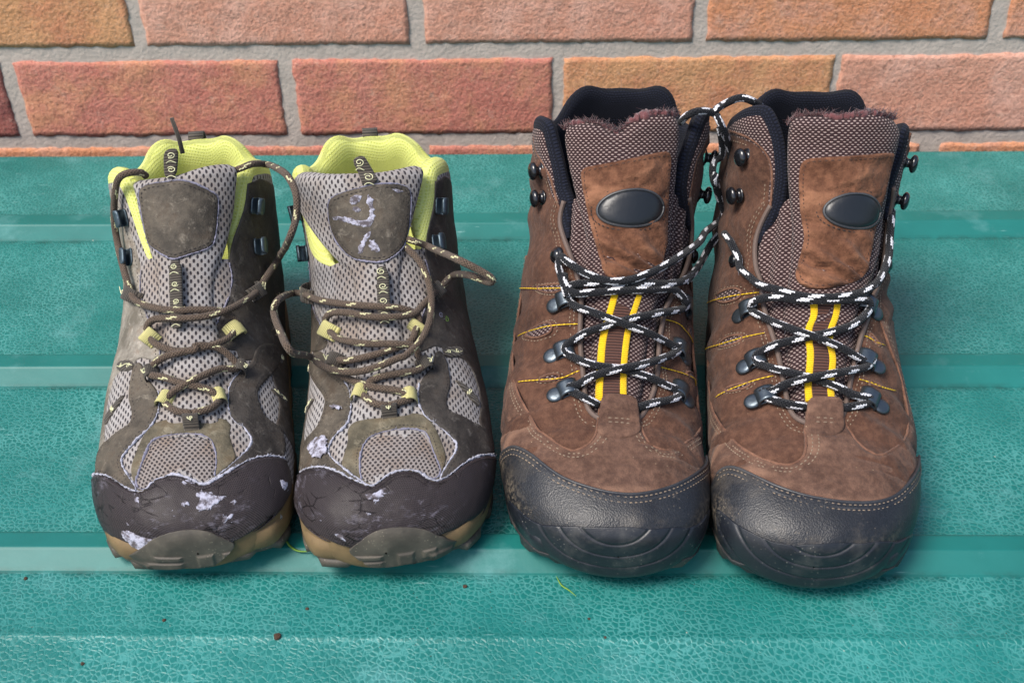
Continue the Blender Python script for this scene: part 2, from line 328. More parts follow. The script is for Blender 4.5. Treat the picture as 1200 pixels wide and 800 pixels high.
# cut pieces on the last: (u, v) outlines; lace runs: local millimetres
DATA = {3:{"tab":[[-0.025,0.4052],[-0.0173,0.4258],[-0.0104,0.4525],[-0.0019,0.4736],[0.0389,0.4755],[0.0927,0.4739],[0.0954,0.4579],[0.0927,0.434],[0.0957,0.4119],[0.0556,0.3967],[0.0,0.3941]],"cap":[[-0.4853,0.4461],[-0.3918,0.4313],[-0.3321,0.4221],[-0.2579,0.3895],[-0.1961,0.3414],[-0.1377,0.3066],[-0.038,0.2726],[0.0532,0.2636],[0.1747,0.299],[0.2826,0.3506],[0.4354,0.4302],[0.4454,0.4468]],"bump":[[-0.4844,0.3945],[-0.5138,0.3681],[-0.5591,0.3387],[-0.4428,0.2457],[-0.3171,0.1843],[-0.1746,0.1453],[-0.0499,0.1295],[0.1824,0.1445],[0.3919,0.2284],[0.4451,0.2903],[0.4725,0.3481],[0.4734,0.3894]],"vamp":[[-0.4286,0.7173],[-0.4405,0.6988],[-0.4365,0.6686],[-0.4408,0.6405],[-0.439,0.6221],[-0.4217,0.5907],[-0.3491,0.5451],[-0.3042,0.5054],[-0.2673,0.4773],[-0.2349,0.4481],[-0.2179,0.4271],[-0.1909,0.4151],[-0.156,0.3951],[-0.1211,0.3774],[-0.0934,0.3728],[-0.0582,0.3804],[-0.0335,0.3952],[-0.021,0.4153],[-0.0162,0.4385],[-0.0086,0.4603],[-0.0042,0.4738],[0.0294,0.4736],[0.0991,0.4737],[0.0987,0.4604],[0.0971,0.4389],[0.0981,0.4181],[0.113,0.3966],[0.1429,0.3866],[0.1833,0.3887],[0.232,0.4022],[0.3063,0.4371],[0.4094,0.4767],[0.4495,0.4998],[0.4497,0.5157],[0.4495,0.5355],[0.4498,0.5504],[0.4457,0.5743],[0.4457,0.5954],[0.4411,0.6353],[0.4375,0.6908]],"throat":[[-0.1854,0.7749],[-0.2006,0.7437],[-0.1661,0.7094],[-0.1206,0.6723],[-0.0909,0.6403],[-0.0755,0.6155],[-0.0747,0.5953],[-0.0704,0.5591],[-0.0642,0.5399],[-0.0542,0.5081],[-0.05,0.4708],[-0.0415,0.4524],[-0.0236,0.4394],[0.0042,0.4318],[0.0584,0.4342],[0.0985,0.4425],[0.1269,0.4607],[0.1548,0.4868],[0.1718,0.5081],[0.1855,0.5346],[0.1895,0.5729],[0.2026,0.6008],[0.2168,0.622],[0.2508,0.6432],[0.2869,0.6643],[0.3471,0.6988],[0.3876,0.7254],[0.3965,0.7493],[0.3582,0.7703],[0.3124,0.7913]],"tongue":[[-0.2258,0.9293],[-0.1708,0.9481],[-0.1034,0.9555],[-0.0511,0.9449],[-0.0162,0.9229],[0.012,0.9485],[0.0482,0.9718],[0.1172,0.984],[0.1955,0.9695],[0.2163,0.9393],[0.2251,0.8635],[0.2384,0.791],[0.2401,0.7334],[0.2385,0.6822],[0.204,0.6349],[0.1664,0.5897],[0.1499,0.5398],[0.1287,0.4811],[0.0894,0.4577],[-0.006,0.4525],[-0.0323,0.4725],[-0.0377,0.5186],[-0.0408,0.5663],[-0.0421,0.6135],[-0.0595,0.6617],[-0.1007,0.7174],[-0.1537,0.7785],[-0.1908,0.8399]],"patch":[[-0.1168,0.8355],[-0.0625,0.8422],[0.0172,0.8572],[0.1074,0.8737],[0.1582,0.8791],[0.1705,0.8544],[0.1724,0.8106],[0.1853,0.7571],[0.1944,0.7014],[0.1724,0.6617],[0.0964,0.6432],[0.0324,0.6379],[-0.0085,0.6431],[-0.0291,0.6729],[-0.0625,0.7147],[-0.0958,0.7714],[-0.1167,0.8127]],"badge":[[0.0518,0.7575],15.2,11.2,13],"suedeL":[[-0.2068,0.7651],[-0.2391,0.7965],[-0.2566,0.818],[-0.3081,0.8499],[-0.3884,0.8743],[-0.4231,0.9031]],"wovL":[[-0.1929,0.7759],[-0.2207,0.7913],[-0.25,0.8409],[-0.2973,0.8968],[-0.3246,0.9322]],"suedeR":[[0.321,0.7809],[0.3128,0.8059],[0.3157,0.8416],[0.3297,0.874],[0.4104,0.9033],[0.4489,0.931]],"wovR":[[0.2904,0.7917],[0.2763,0.8121],[0.2808,0.8544],[0.3247,0.9115],[0.3553,0.9467],[0.4314,0.9578]],"dL":[[-0.1395,0.615],[-0.1292,0.5451],[-0.1116,0.4869]],"dR":[[0.3288,0.6381],[0.2871,0.5719],[0.281,0.5107]],"eyL":[[-0.183,0.6852]],"eyR":[[0.4373,0.7226]],"ballL":[[-0.3216,0.8337],[-0.3009,0.7862]],"ballR":[[0.4453,0.8653],[0.4457,0.8044]],"stripe":[[[0.0251,0.6193],[0.0168,0.5981],[0.0042,0.5738],[-0.0024,0.5502],[-0.0041,0.5245],[-0.0083,0.4973],[-0.0122,0.4656]],[[0.1002,0.6221],[0.0883,0.6008],[0.0722,0.5765],[0.0667,0.5522],[0.0626,0.5267],[0.058,0.4988],[0.0542,0.4681]]],"eyes":[[[[-0.2974,0.6565],[-0.2265,0.6485],[-0.1657,0.6431],[-0.1361,0.6352],[-0.1436,0.6298],[-0.1851,0.6299],[-0.2455,0.6406]],[[-0.4346,0.6753],[-0.2496,0.6456],[-0.1358,0.6321]]],[[[-0.3059,0.5928],[-0.2571,0.5953],[-0.2124,0.5955],[-0.1787,0.5902],[-0.1666,0.5806],[-0.1796,0.5743],[-0.2252,0.5742],[-0.2735,0.5822]],[[-0.4005,0.6089],[-0.2622,0.59],[-0.1585,0.5822],[-0.0727,0.5807]]],[[[-0.2135,0.5134],[-0.1777,0.5166],[-0.1391,0.5159],[-0.13,0.5108],[-0.1596,0.5081],[-0.1946,0.5086]],[[-0.3023,0.5239],[-0.2138,0.5118],[-0.1284,0.508],[-0.0786,0.5162],[-0.05,0.5186]]],[[[0.3573,0.6168],[0.4126,0.6301],[0.4387,0.6249],[0.4406,0.6167],[0.4351,0.6142],[0.3928,0.614]],[[0.2106,0.6034],[0.2801,0.6087],[0.3796,0.6114],[0.4408,0.614]]],[[[0.3095,0.5477],[0.3633,0.5585],[0.4341,0.567],[0.4492,0.5631],[0.389,0.5536]],[[0.1975,0.5359],[0.2784,0.5449],[0.3601,0.5505],[0.4478,0.559]]]],"lace":[[[-1.86,71.41,59.14],[-7.54,72.97,61.54],[-12.63,76.69,61.46],[-16.74,79.32,61.81],[-18.81,80.6,62.78],[-12.78,81.35,64.21],[-4.81,83.67,68.33],[8.15,85.03,72.31],[22.31,90.34,72.55],[35.33,104.93,67.16],[41.6,112.84,65.39],[45.01,120.41,63.87],[39.82,113.45,67.49],[35.41,112.36,70.74],[24.42,107.64,80.18],[9.86,108.11,85.7],[-4.57,112.84,88.26],[-16.09,121.71,86.88],[-19.35,125.72,88.38],[-17.31,126.89,90.18]],[[18.17,70.85,57.76],[24.53,72.84,59.21],[35.96,80.16,56.56],[40.93,84.99,54.95],[42.26,88.41,55.92],[35.03,87.58,60.24],[24.52,86.49,66.65],[10.27,87.87,70.21],[-3.93,89.25,71.23],[-15.25,96.03,70.86],[-20.09,99.69,71.83],[-19.57,102.55,73.59],[-16.54,104.34,75.44],[-8.42,105.85,80.46],[1.77,108.75,83.0],[14.07,113.39,84.65],[28.75,120.78,83.74],[42.43,136.05,76.2],[47.39,145.45,73.32],[44.91,144.28,77.16]],[[-19.34,124.47,90.73],[-23.4,136.0,97.08],[-24.76,141.51,100.35],[-23.74,144.76,104.17],[-19.28,138.59,103.87],[-9.0,130.0,102.27],[2.34,125.63,100.97],[13.59,127.27,100.78],[24.95,133.65,101.76],[38.47,147.51,101.65],[53.7,174.84,95.85],[59.66,193.04,92.89],[67.85,210.72,88.86],[71.77,212.26,93.2],[73.36,212.58,103.22],[73.12,213.03,110.98],[72.87,214.08,119.31],[75.27,214.28,123.02],[71.55,215.23,135.99],[66.16,202.81,151.37],[62.19,199.34,160.26],[59.74,202.91,163.07],[53.46,199.23,166.3],[48.18,195.35,167.75],[43.83,199.62,163.3],[41.25,205.49,157.07]],[[46.93,141.61,76.94],[39.02,138.94,87.19],[28.64,131.6,92.15],[10.54,124.29,95.91],[-5.52,123.85,94.41],[-16.53,125.68,92.9],[-21.11,131.51,95.18],[-21.78,136.83,97.57]],[[-18.61,130.17,94.17],[-10.49,128.45,97.45],[5.66,127.5,98.11],[21.86,130.24,97.14],[38.86,140.66,90.79],[48.44,156.82,84.14],[45.71,150.56,85.67],[53.12,170.07,80.38],[58.91,192.02,73.92],[64.2,202.82,77.87],[70.29,208.2,84.17],[72.67,211.64,90.49],[70.84,212.72,97.01],[66.58,211.01,108.97],[62.5,199.85,126.63],[63.41,202.23,119.44],[61.58,203.11,126.68],[63.41,213.35,129.12],[67.04,216.22,129.65],[67.53,215.94,135.57],[65.97,212.9,144.62],[64.54,212.16,150.56]],[[58.2,204.17,162.92],[60.35,203.34,166.03],[64.08,215.56,162.58],[70.48,215.85,166.16],[75.4,216.08,167.21],[80.6,216.31,165.54],[86.75,221.78,160.23]]]},
4:{"tab":[[-0.0398,0.4246],[-0.0375,0.4471],[-0.034,0.4814],[-0.0044,0.4832],[0.0584,0.4858],[0.0581,0.4587],[0.0666,0.4365],[0.0421,0.4209],[-0.0169,0.4177]],"cap":[[-0.3878,0.3935],[-0.3382,0.3942],[-0.28,0.3833],[-0.2067,0.351],[-0.1217,0.3139],[-0.0182,0.2839],[0.0754,0.2763],[0.1816,0.2924],[0.26,0.3233],[0.3254,0.3769],[0.423,0.4526],[0.4362,0.4642]],"bump":[[-0.4208,0.3587],[-0.4203,0.3178],[-0.3596,0.2378],[-0.2916,0.1485],[-0.1673,0.0995],[0.02,0.0951],[0.2666,0.1528],[0.4796,0.2691],[0.5286,0.3351],[0.5038,0.3593]],"vamp":[[-0.5202,0.6296],[-0.5138,0.5902],[-0.4417,0.5294],[-0.3548,0.4783],[-0.2834,0.4338],[-0.2294,0.4045],[-0.1697,0.3805],[-0.1024,0.3623],[-0.0653,0.3624],[-0.0377,0.3769],[-0.031,0.4005],[-0.0376,0.4311],[-0.0336,0.4524],[-0.0334,0.4816],[-0.0041,0.4842],[0.0625,0.4869],[0.062,0.463],[0.0705,0.4423],[0.0996,0.4154],[0.1326,0.4001],[0.1766,0.3967],[0.226,0.4154],[0.2916,0.4486],[0.3218,0.4661],[0.355,0.5026],[0.3549,0.5373],[0.3367,0.5664],[0.2832,0.5823],[0.2494,0.603],[0.2048,0.6272]],"throat":[[-0.1781,0.776],[-0.2116,0.7436],[-0.2262,0.7166],[-0.2148,0.6798],[-0.1864,0.6542],[-0.1817,0.6299],[-0.1636,0.6063],[-0.1343,0.572],[-0.1161,0.5398],[-0.102,0.5053],[-0.0872,0.4709],[-0.0625,0.4521],[-0.0227,0.4418],[0.0416,0.4444],[0.0594,0.4598],[0.0698,0.4705],[0.0864,0.5078],[0.108,0.5425],[0.1256,0.5652],[0.1439,0.5875],[0.1795,0.6186],[0.1886,0.6352],[0.2754,0.6932],[0.302,0.7305],[0.3139,0.7657],[0.3177,0.7941],[0.2966,0.8178]],"tongue":[[-0.1457,0.9543],[-0.1255,0.9793],[-0.0894,0.9872],[-0.0289,0.9898],[0.0102,0.9821],[0.0613,0.987],[0.1185,0.9951],[0.1813,0.985],[0.2458,0.9697],[0.2821,0.9432],[0.2753,0.8977],[0.2679,0.8394],[0.2755,0.7922],[0.2696,0.7536],[0.2531,0.7067],[0.2201,0.667],[0.1604,0.6273],[0.1287,0.5955],[0.1065,0.561],[0.0871,0.5268],[0.0708,0.4864],[0.0507,0.4683],[-0.0304,0.4657],[-0.0708,0.4763],[-0.0864,0.5078],[-0.1016,0.5424],[-0.1127,0.5796],[-0.1208,0.6115],[-0.1007,0.6591],[-0.1026,0.7043],[-0.1138,0.7518],[-0.1315,0.8021],[-0.1422,0.8632]],"patch":[[-0.0849,0.8566],[-0.0645,0.8691],[-0.0,0.8733],[0.0831,0.8798],[0.1458,0.8846],[0.2237,0.8904],[0.2283,0.8745],[0.2185,0.8338],[0.2066,0.7996],[0.1911,0.7621],[0.1701,0.7145],[0.1543,0.6617],[0.0637,0.6405],[-0.0041,0.6327],[-0.0539,0.6385],[-0.0753,0.6526],[-0.0733,0.666],[-0.0587,0.6933],[-0.0542,0.7173],[-0.071,0.7494],[-0.0819,0.7892],[-0.0876,0.8238]],"badge":[[0.0875,0.7649],14.2,10.3,7],"suedeL":[[-0.1792,0.771],[-0.1784,0.7917],[-0.1792,0.8312],[-0.1953,0.8694],[-0.2447,0.9028],[-0.3243,0.9222],[-0.433,0.924]],"wovL":[[-0.1711,0.7757],[-0.1652,0.7915],[-0.1618,0.8312],[-0.1763,0.8988],[-0.2141,0.962],[-0.262,0.9909]],"suedeR":[[0.3222,0.7889],[0.3356,0.8047],[0.3774,0.8167],[0.3867,0.8443],[0.3912,0.8794],[0.3953,0.9023],[0.3988,0.9307]],"wovR":[[0.3127,0.794],[0.2966,0.8178],[0.3253,0.8517],[0.369,0.8891],[0.3644,0.9306]],"dL":[[-0.2384,0.622],[-0.208,0.5505],[-0.1712,0.4943]],"dR":[[0.1749,0.6245],[0.1601,0.5504],[0.1592,0.4948]],"eyL":[[-0.3044,0.7014]],"eyR":[[0.3017,0.7012]],"ballL":[[-0.2898,0.8701],[-0.3157,0.7995]],"ballR":[[0.3914,0.8661],[0.3825,0.8021]],"stripe":[[[-0.0166,0.6167],[-0.0137,0.5981],[-0.0298,0.582],[-0.0305,0.566],[-0.0246,0.5499],[-0.0292,0.5213],[-0.0338,0.5024],[-0.0291,0.4789]],[[0.0499,0.6167],[0.0459,0.5985],[0.031,0.5822],[0.0244,0.5637],[0.0366,0.5451],[0.0314,0.5237],[0.0249,0.5027],[0.0291,0.4813]]],"eyes":[[[[-0.4181,0.667],[-0.3497,0.6669],[-0.2829,0.6595],[-0.2641,0.6511],[-0.2891,0.6459],[-0.3582,0.6509]],[[-0.52,0.6776],[-0.3742,0.6588],[-0.2637,0.6484],[-0.1973,0.6432]]],[[[-0.4074,0.6061],[-0.3375,0.606],[-0.2726,0.5987],[-0.2559,0.5901],[-0.2806,0.5852],[-0.3485,0.5928]],[[-0.4921,0.6173],[-0.3606,0.6008],[-0.2546,0.5906],[-0.1652,0.583]]],[[[-0.3446,0.5289],[-0.2795,0.5266],[-0.2195,0.5213],[-0.2119,0.516],[-0.2699,0.5151]],[[-0.3839,0.5292],[-0.2889,0.5212],[-0.2044,0.5213],[-0.1373,0.5213]]],[[[0.1756,0.5924],[0.198,0.5928],[0.2225,0.5823],[0.2347,0.5822],[0.2018,0.578]],[[0.1352,0.5823],[0.1694,0.5847],[0.2037,0.5811],[0.2487,0.5848]]],[[[0.1389,0.5184],[0.1774,0.524],[0.2211,0.5238],[0.1753,0.5161]],[[0.1145,0.5187],[0.1539,0.5184],[0.2107,0.5201],[0.3034,0.5347]]]],"lace":[[[-8.57,75.36,60.18],[-18.34,75.72,61.5],[-24.9,79.73,60.57],[-29.61,83.59,60.42],[-29.97,85.77,61.84],[-24.74,84.1,62.9],[-18.08,84.82,67.36],[-6.64,84.34,72.18],[7.66,87.64,73.65],[21.8,97.37,69.98],[26.94,101.59,70.14],[29.18,105.81,70.73],[25.48,102.63,71.38],[22.1,101.74,72.42],[10.71,101.03,79.69],[-1.65,103.87,83.49],[-13.4,109.13,84.35],[-24.42,120.26,81.98],[-32.06,128.24,81.34],[-34.84,133.31,81.42],[-31.99,133.39,84.87]],[[9.5,75.36,60.04],[15.69,75.54,61.52],[23.5,79.6,60.45],[25.96,82.26,61.57],[15.78,80.07,65.45],[5.86,83.55,68.2],[-6.0,87.15,70.03],[-17.8,90.9,70.49],[-28.05,98.55,68.12],[-32.77,103.31,67.73],[-30.71,106.45,70.49],[-21.16,105.83,77.37],[-7.11,107.07,81.47],[7.34,110.18,83.7],[18.21,115.56,84.95],[25.82,124.84,85.21],[28.4,129.01,86.32],[28.02,131.41,88.53]],[[-32.6,131.7,85.21],[-34.54,131.98,84.98],[-30.32,130.25,89.25],[-21.51,127.07,93.08],[-8.17,121.9,95.13],[7.37,121.95,95.7],[19.03,125.6,94.26],[27.22,129.72,91.23],[28.31,128.37,87.93]],[[-46.71,181.04,100.04],[-43.67,170.6,100.46],[-41.36,164.85,98.13],[-39.66,160.38,96.03],[-39.42,153.85,94.09],[-35.21,145.21,94.27],[-30.25,137.25,94.35],[-21.67,129.42,96.52],[-8.16,123.5,96.55],[7.18,122.31,97.36],[22.26,128.71,96.72],[31.81,138.89,96.52],[37.54,149.96,97.32],[42.19,162.71,99.18],[44.12,174.41,103.8],[45.52,183.06,108.46],[48.05,195.89,108.96]]]},
1:{"cap":[[-0.5006,0.4229],[-0.4256,0.4019],[-0.3402,0.3744],[-0.2749,0.3393],[-0.2364,0.307],[-0.1946,0.2841],[-0.1545,0.2834],[-0.1113,0.3002],[-0.0661,0.3046],[-0.0164,0.2997],[0.0084,0.2815],[0.0373,0.2644],[0.0832,0.277],[0.1527,0.3132],[0.2132,0.3436],[0.2724,0.3597],[0.3302,0.3729],[0.3877,0.3829]],"bump":[[0.4711,0.1028],[0.3834,0.0926],[0.2452,0.0843],[0.0547,0.0977],[-0.1257,0.116],[-0.2872,0.1346],[-0.442,0.1531],[-0.5546,0.1924],[-0.6648,0.2582],[-0.6457,0.2702]],"capbot":[[0.4841,0.3705],[0.4648,0.3458],[0.441,0.2952],[0.4292,0.2062],[0.4453,0.1404],[0.4089,0.0795],[0.154,0.0717],[0.0328,0.0918],[-0.134,0.1084],[-0.3152,0.1299],[-0.4641,0.1531],[-0.561,0.1908],[-0.6347,0.2413],[-0.6438,0.2835],[-0.5934,0.3286],[-0.5684,0.3655],[-0.5543,0.3916]],"frame":[[0.0372,0.2625],[0.06,0.2763],[0.1053,0.3048],[0.1642,0.3433],[0.1555,0.3545],[0.1383,0.3914],[0.1498,0.4101],[0.1276,0.4232],[0.075,0.4211],[0.0169,0.4222],[-0.0481,0.4258],[-0.1076,0.424],[-0.1387,0.4073],[-0.1718,0.3782],[-0.2017,0.3505],[-0.2034,0.3275],[-0.1918,0.2881],[-0.1885,0.2825],[-0.1569,0.2793],[-0.1124,0.2963],[-0.0666,0.3017],[-0.0166,0.296],[0.0082,0.2772]],"hole":[[0.0852,0.2965],[0.0916,0.3279],[0.0861,0.3655],[0.0695,0.3846],[0.0222,0.3917],[-0.0311,0.3941],[-0.0888,0.3943],[-0.1159,0.3887],[-0.1369,0.3654],[-0.1678,0.3362],[-0.1938,0.3174],[-0.187,0.2938],[-0.1511,0.2899],[-0.1087,0.3068],[-0.0642,0.3115],[-0.0155,0.3066],[0.0137,0.2885],[0.0361,0.2737]],"sideR":[[0.406,0.5955],[0.269,0.5689],[0.2391,0.5292],[0.1862,0.5083],[0.148,0.4845],[0.1373,0.4604],[0.1374,0.4348],[0.1539,0.4161],[0.1923,0.4113],[0.2293,0.3842],[0.162,0.3392],[0.1056,0.3012],[0.0372,0.2625],[0.0832,0.277],[0.1527,0.3132],[0.2132,0.3436],[0.2724,0.3597],[0.3302,0.3729],[0.3797,0.3803],[0.4009,0.4209],[0.3657,0.4447],[0.3161,0.4417],[0.2719,0.4466],[0.2536,0.4682],[0.251,0.4877],[0.3208,0.5247],[0.4152,0.5715]],"sideL":[[-0.1402,0.5054],[-0.1237,0.4998],[-0.0909,0.4774],[-0.0822,0.4523],[-0.0893,0.4339],[-0.1076,0.4185],[-0.1499,0.4049],[-0.1984,0.3907],[-0.233,0.3807],[-0.2336,0.362],[-0.2162,0.3412],[-0.191,0.2896],[-0.2364,0.307],[-0.2749,0.3393],[-0.3402,0.3744],[-0.4256,0.4019],[-0.5006,0.4229],[-0.4907,0.4363],[-0.4206,0.4389],[-0.3308,0.4398],[-0.3045,0.435],[-0.245,0.437],[-0.1886,0.4366],[-0.1859,0.4577],[-0.2075,0.4841],[-0.2036,0.5029],[-0.1963,0.5266],[-0.1762,0.5389],[-0.1504,0.5314]],"quartR":[[0.4359,0.8912],[0.4407,0.8444],[0.4368,0.7995],[0.4325,0.753],[0.433,0.7332],[0.4325,0.6961],[0.4053,0.6646],[0.2927,0.6114],[0.2519,0.5798],[0.269,0.5689],[0.406,0.5955],[0.4187,0.6068],[0.4332,0.5928],[0.4331,0.5709],[0.4331,0.5292],[0.423,0.4818],[0.3834,0.4385],[0.4004,0.4148]],"quartL":[[-0.292,0.8768],[-0.2656,0.8024],[-0.2279,0.7631],[-0.193,0.7276],[-0.1737,0.6876],[-0.1864,0.6498],[-0.1121,0.5769],[-0.0831,0.5558],[-0.0808,0.5222],[-0.1792,0.5483],[-0.1952,0.5292],[-0.2818,0.544],[-0.3386,0.5343],[-0.3666,0.501],[-0.3556,0.4662],[-0.3308,0.4398],[-0.4206,0.4389],[-0.4907,0.4363]],"tapes":[[[-0.1878,0.5444],[-0.2843,0.562],[-0.2898,0.5472],[-0.1909,0.5264]],[[-0.221,0.4933],[-0.2452,0.5001],[-0.3614,0.4866],[-0.3384,0.4685]],[[0.4332,0.5875],[0.4261,0.5883],[0.3975,0.5664],[0.4333,0.5716]],[[0.4326,0.5156],[0.3514,0.5131],[0.309,0.4996],[0.4269,0.5032]]],"sidewin":[[-0.1796,0.5401],[-0.2001,0.558],[-0.2482,0.5821],[-0.2706,0.5812],[-0.2764,0.5559]],"sidewin2":[[-0.2301,0.6405],[-0.2744,0.6542],[-0.2794,0.6361],[-0.2421,0.6152]],"tongue":[[-0.1723,0.8885],[-0.1076,0.8921],[-0.0414,0.8952],[0.0041,0.8983],[0.0706,0.9162],[0.1457,0.923],[0.2179,0.918],[0.243,0.9023],[0.2307,0.8472],[0.2184,0.7952],[0.1925,0.7436],[0.1641,0.7015],[0.134,0.6722],[0.119,0.64],[0.1166,0.6004],[0.1336,0.5624],[0.1414,0.5292],[0.1406,0.5228],[0.1319,0.4816],[0.1211,0.4339],[0.1123,0.3995],[-0.0706,0.4073],[-0.0666,0.4392],[-0.0462,0.4839],[-0.046,0.5232],[-0.0556,0.5295],[-0.0789,0.5748],[-0.1013,0.6269],[-0.1107,0.6801],[-0.1403,0.729],[-0.163,0.7895],[-0.1663,0.8602]],"patch":[[-0.1242,0.8626],[-0.0874,0.8767],[-0.0197,0.8781],[0.0209,0.8811],[0.0651,0.8651],[0.1016,0.8461],[0.1383,0.8283],[0.1309,0.7865],[0.1187,0.7323],[0.1042,0.7097],[0.0518,0.697],[0.005,0.6899],[-0.0175,0.6855],[-0.0506,0.6962],[-0.0917,0.7157],[-0.1163,0.728],[-0.1235,0.7787],[-0.1266,0.824]],"tape":[[-0.0288,0.8889],[-0.029,0.9353],[-0.0231,0.9774],[-0.0079,0.9903],[0.0168,0.988],[0.017,0.9646],[0.0044,0.8886]],"keep":[[-0.0296,0.6835],[0.0084,0.6809],[0.0081,0.6302],[0.0082,0.5661],[-0.009,0.5626],[-0.0322,0.5681],[-0.0333,0.6327]],"rimL":[[-0.1271,0.6952],[-0.1615,0.7322],[-0.1887,0.7707],[-0.2077,0.8131],[-0.224,0.8572],[-0.2529,0.8925]],"rimR":[[0.1792,0.6882],[0.2183,0.7208],[0.2628,0.7676],[0.2819,0.8194],[0.3079,0.8686],[0.3249,0.883]],"hkR":[[0.3033,0.8037],[0.3003,0.7273]],"hkL":[[-0.2417,0.7968],[-0.2365,0.7194]],"loops":[["tan",[-0.135,0.576],[-0.094,0.5557]],["tan",[0.2029,0.5825],[0.1469,0.564]],["tan",[-0.0852,0.4603],[-0.0342,0.4498]],["tan",[0.1337,0.4566],[0.0831,0.4524]],["dark",[-0.2502,0.6648],[-0.1714,0.6354]],["dark",[0.2899,0.659],[0.2459,0.6377]],["dark",[-0.133,0.5054],[-0.0842,0.5081]],["dark",[0.2092,0.5087],[0.1582,0.5132]],["dark",[0.0207,0.3969],[0.0208,0.4293]]],"peel":[[[-0.2514,0.276],[-0.2088,0.2769],[-0.161,0.2628],[-0.1181,0.2677],[-0.0783,0.2627],[-0.093,0.2474],[-0.1342,0.2401],[-0.1886,0.2469],[-0.2332,0.2607]],[[0.0172,0.2372],[0.038,0.253],[0.073,0.23],[0.1423,0.2375],[0.1294,0.2165],[0.0917,0.2049],[0.0844,0.1831],[0.0278,0.1813],[0.0205,0.2064],[0.0377,0.2159]],[[-0.4249,0.2353],[-0.3703,0.2034],[-0.3583,0.1476],[-0.2171,0.1071],[-0.1954,0.0874],[-0.2962,0.0969],[-0.4295,0.1122],[-0.5083,0.1556],[-0.4837,0.1987]],[[0.3453,0.3263],[0.4294,0.3413],[0.4469,0.3289],[0.4082,0.3109]],[[-0.0449,0.2187],[-0.0095,0.2197],[-0.0059,0.2036],[-0.0354,0.205]],[[0.163,0.1393],[0.1741,0.1714],[0.2139,0.1789],[0.2185,0.1656],[0.1922,0.1425]]],"lace":[[[-16.91,176.02,132.57],[-18.63,173.81,136.04],[-24.94,170.73,137.81],[-30.58,171.78,134.13],[-34.51,172.35,125.05],[-38.57,173.99,109.57],[-39.15,170.02,96.62],[-34.23,150.0,91.01],[-29.25,134.1,85.3],[-25.13,125.77,84.63],[-15.87,116.36,86.16],[-4.13,109.94,87.4],[11.18,109.2,86.87],[19.74,111.25,83.65],[25.76,112.21,77.94],[26.94,109.94,74.54],[25.05,105.05,73.33],[22.04,99.77,73.54],[14.95,94.18,74.48],[0.11,90.06,74.32],[-7.74,90.02,72.71],[-13.92,89.1,69.85],[-17.96,87.3,66.63],[-15.99,83.51,66.58],[-9.09,79.56,67.25],[1.87,73.47,66.44],[12.06,71.46,63.92],[17.76,69.06,61.07],[18.79,67.61,59.37],[17.26,63.07,59.68],[13.96,59.12,60.17],[6.13,56.7,60.38]],[[30.03,181.01,129.35],[34.55,179.21,131.56],[40.19,181.78,132.16],[47.12,191.37,126.34],[59.72,142.74,146.11],[64.42,129.9,146.39],[66.85,119.43,143.22],[65.6,113.55,134.54],[60.96,110.2,124.67],[47.94,171.4,77.69],[41.78,154.5,76.81],[36.1,137.03,77.16],[30.98,123.53,80.75],[22.95,110.66,84.09],[12.93,104.35,85.64],[2.34,103.76,85.84],[-7.32,106.73,84.81],[-14.81,109.04,83.06],[-18.67,108.33,78.6],[-17.21,104.44,75.81],[-12.79,97.9,74.83],[-3.16,92.1,74.15],[7.78,90.15,74.93],[7.8,92.32,76.21],[17.68,94.28,72.55],[23.58,91.98,68.16],[27.41,88.89,63.78],[26.71,86.54,63.28],[19.17,82.85,66.93],[10.85,76.6,68.19],[2.14,71.91,67.05],[-3.47,71.18,64.42],[-7.31,68.77,62.33],[-8.68,67.49,60.6],[-6.22,63.19,60.86],[-1.3,58.59,60.9],[6.13,56.7,60.38]]]},
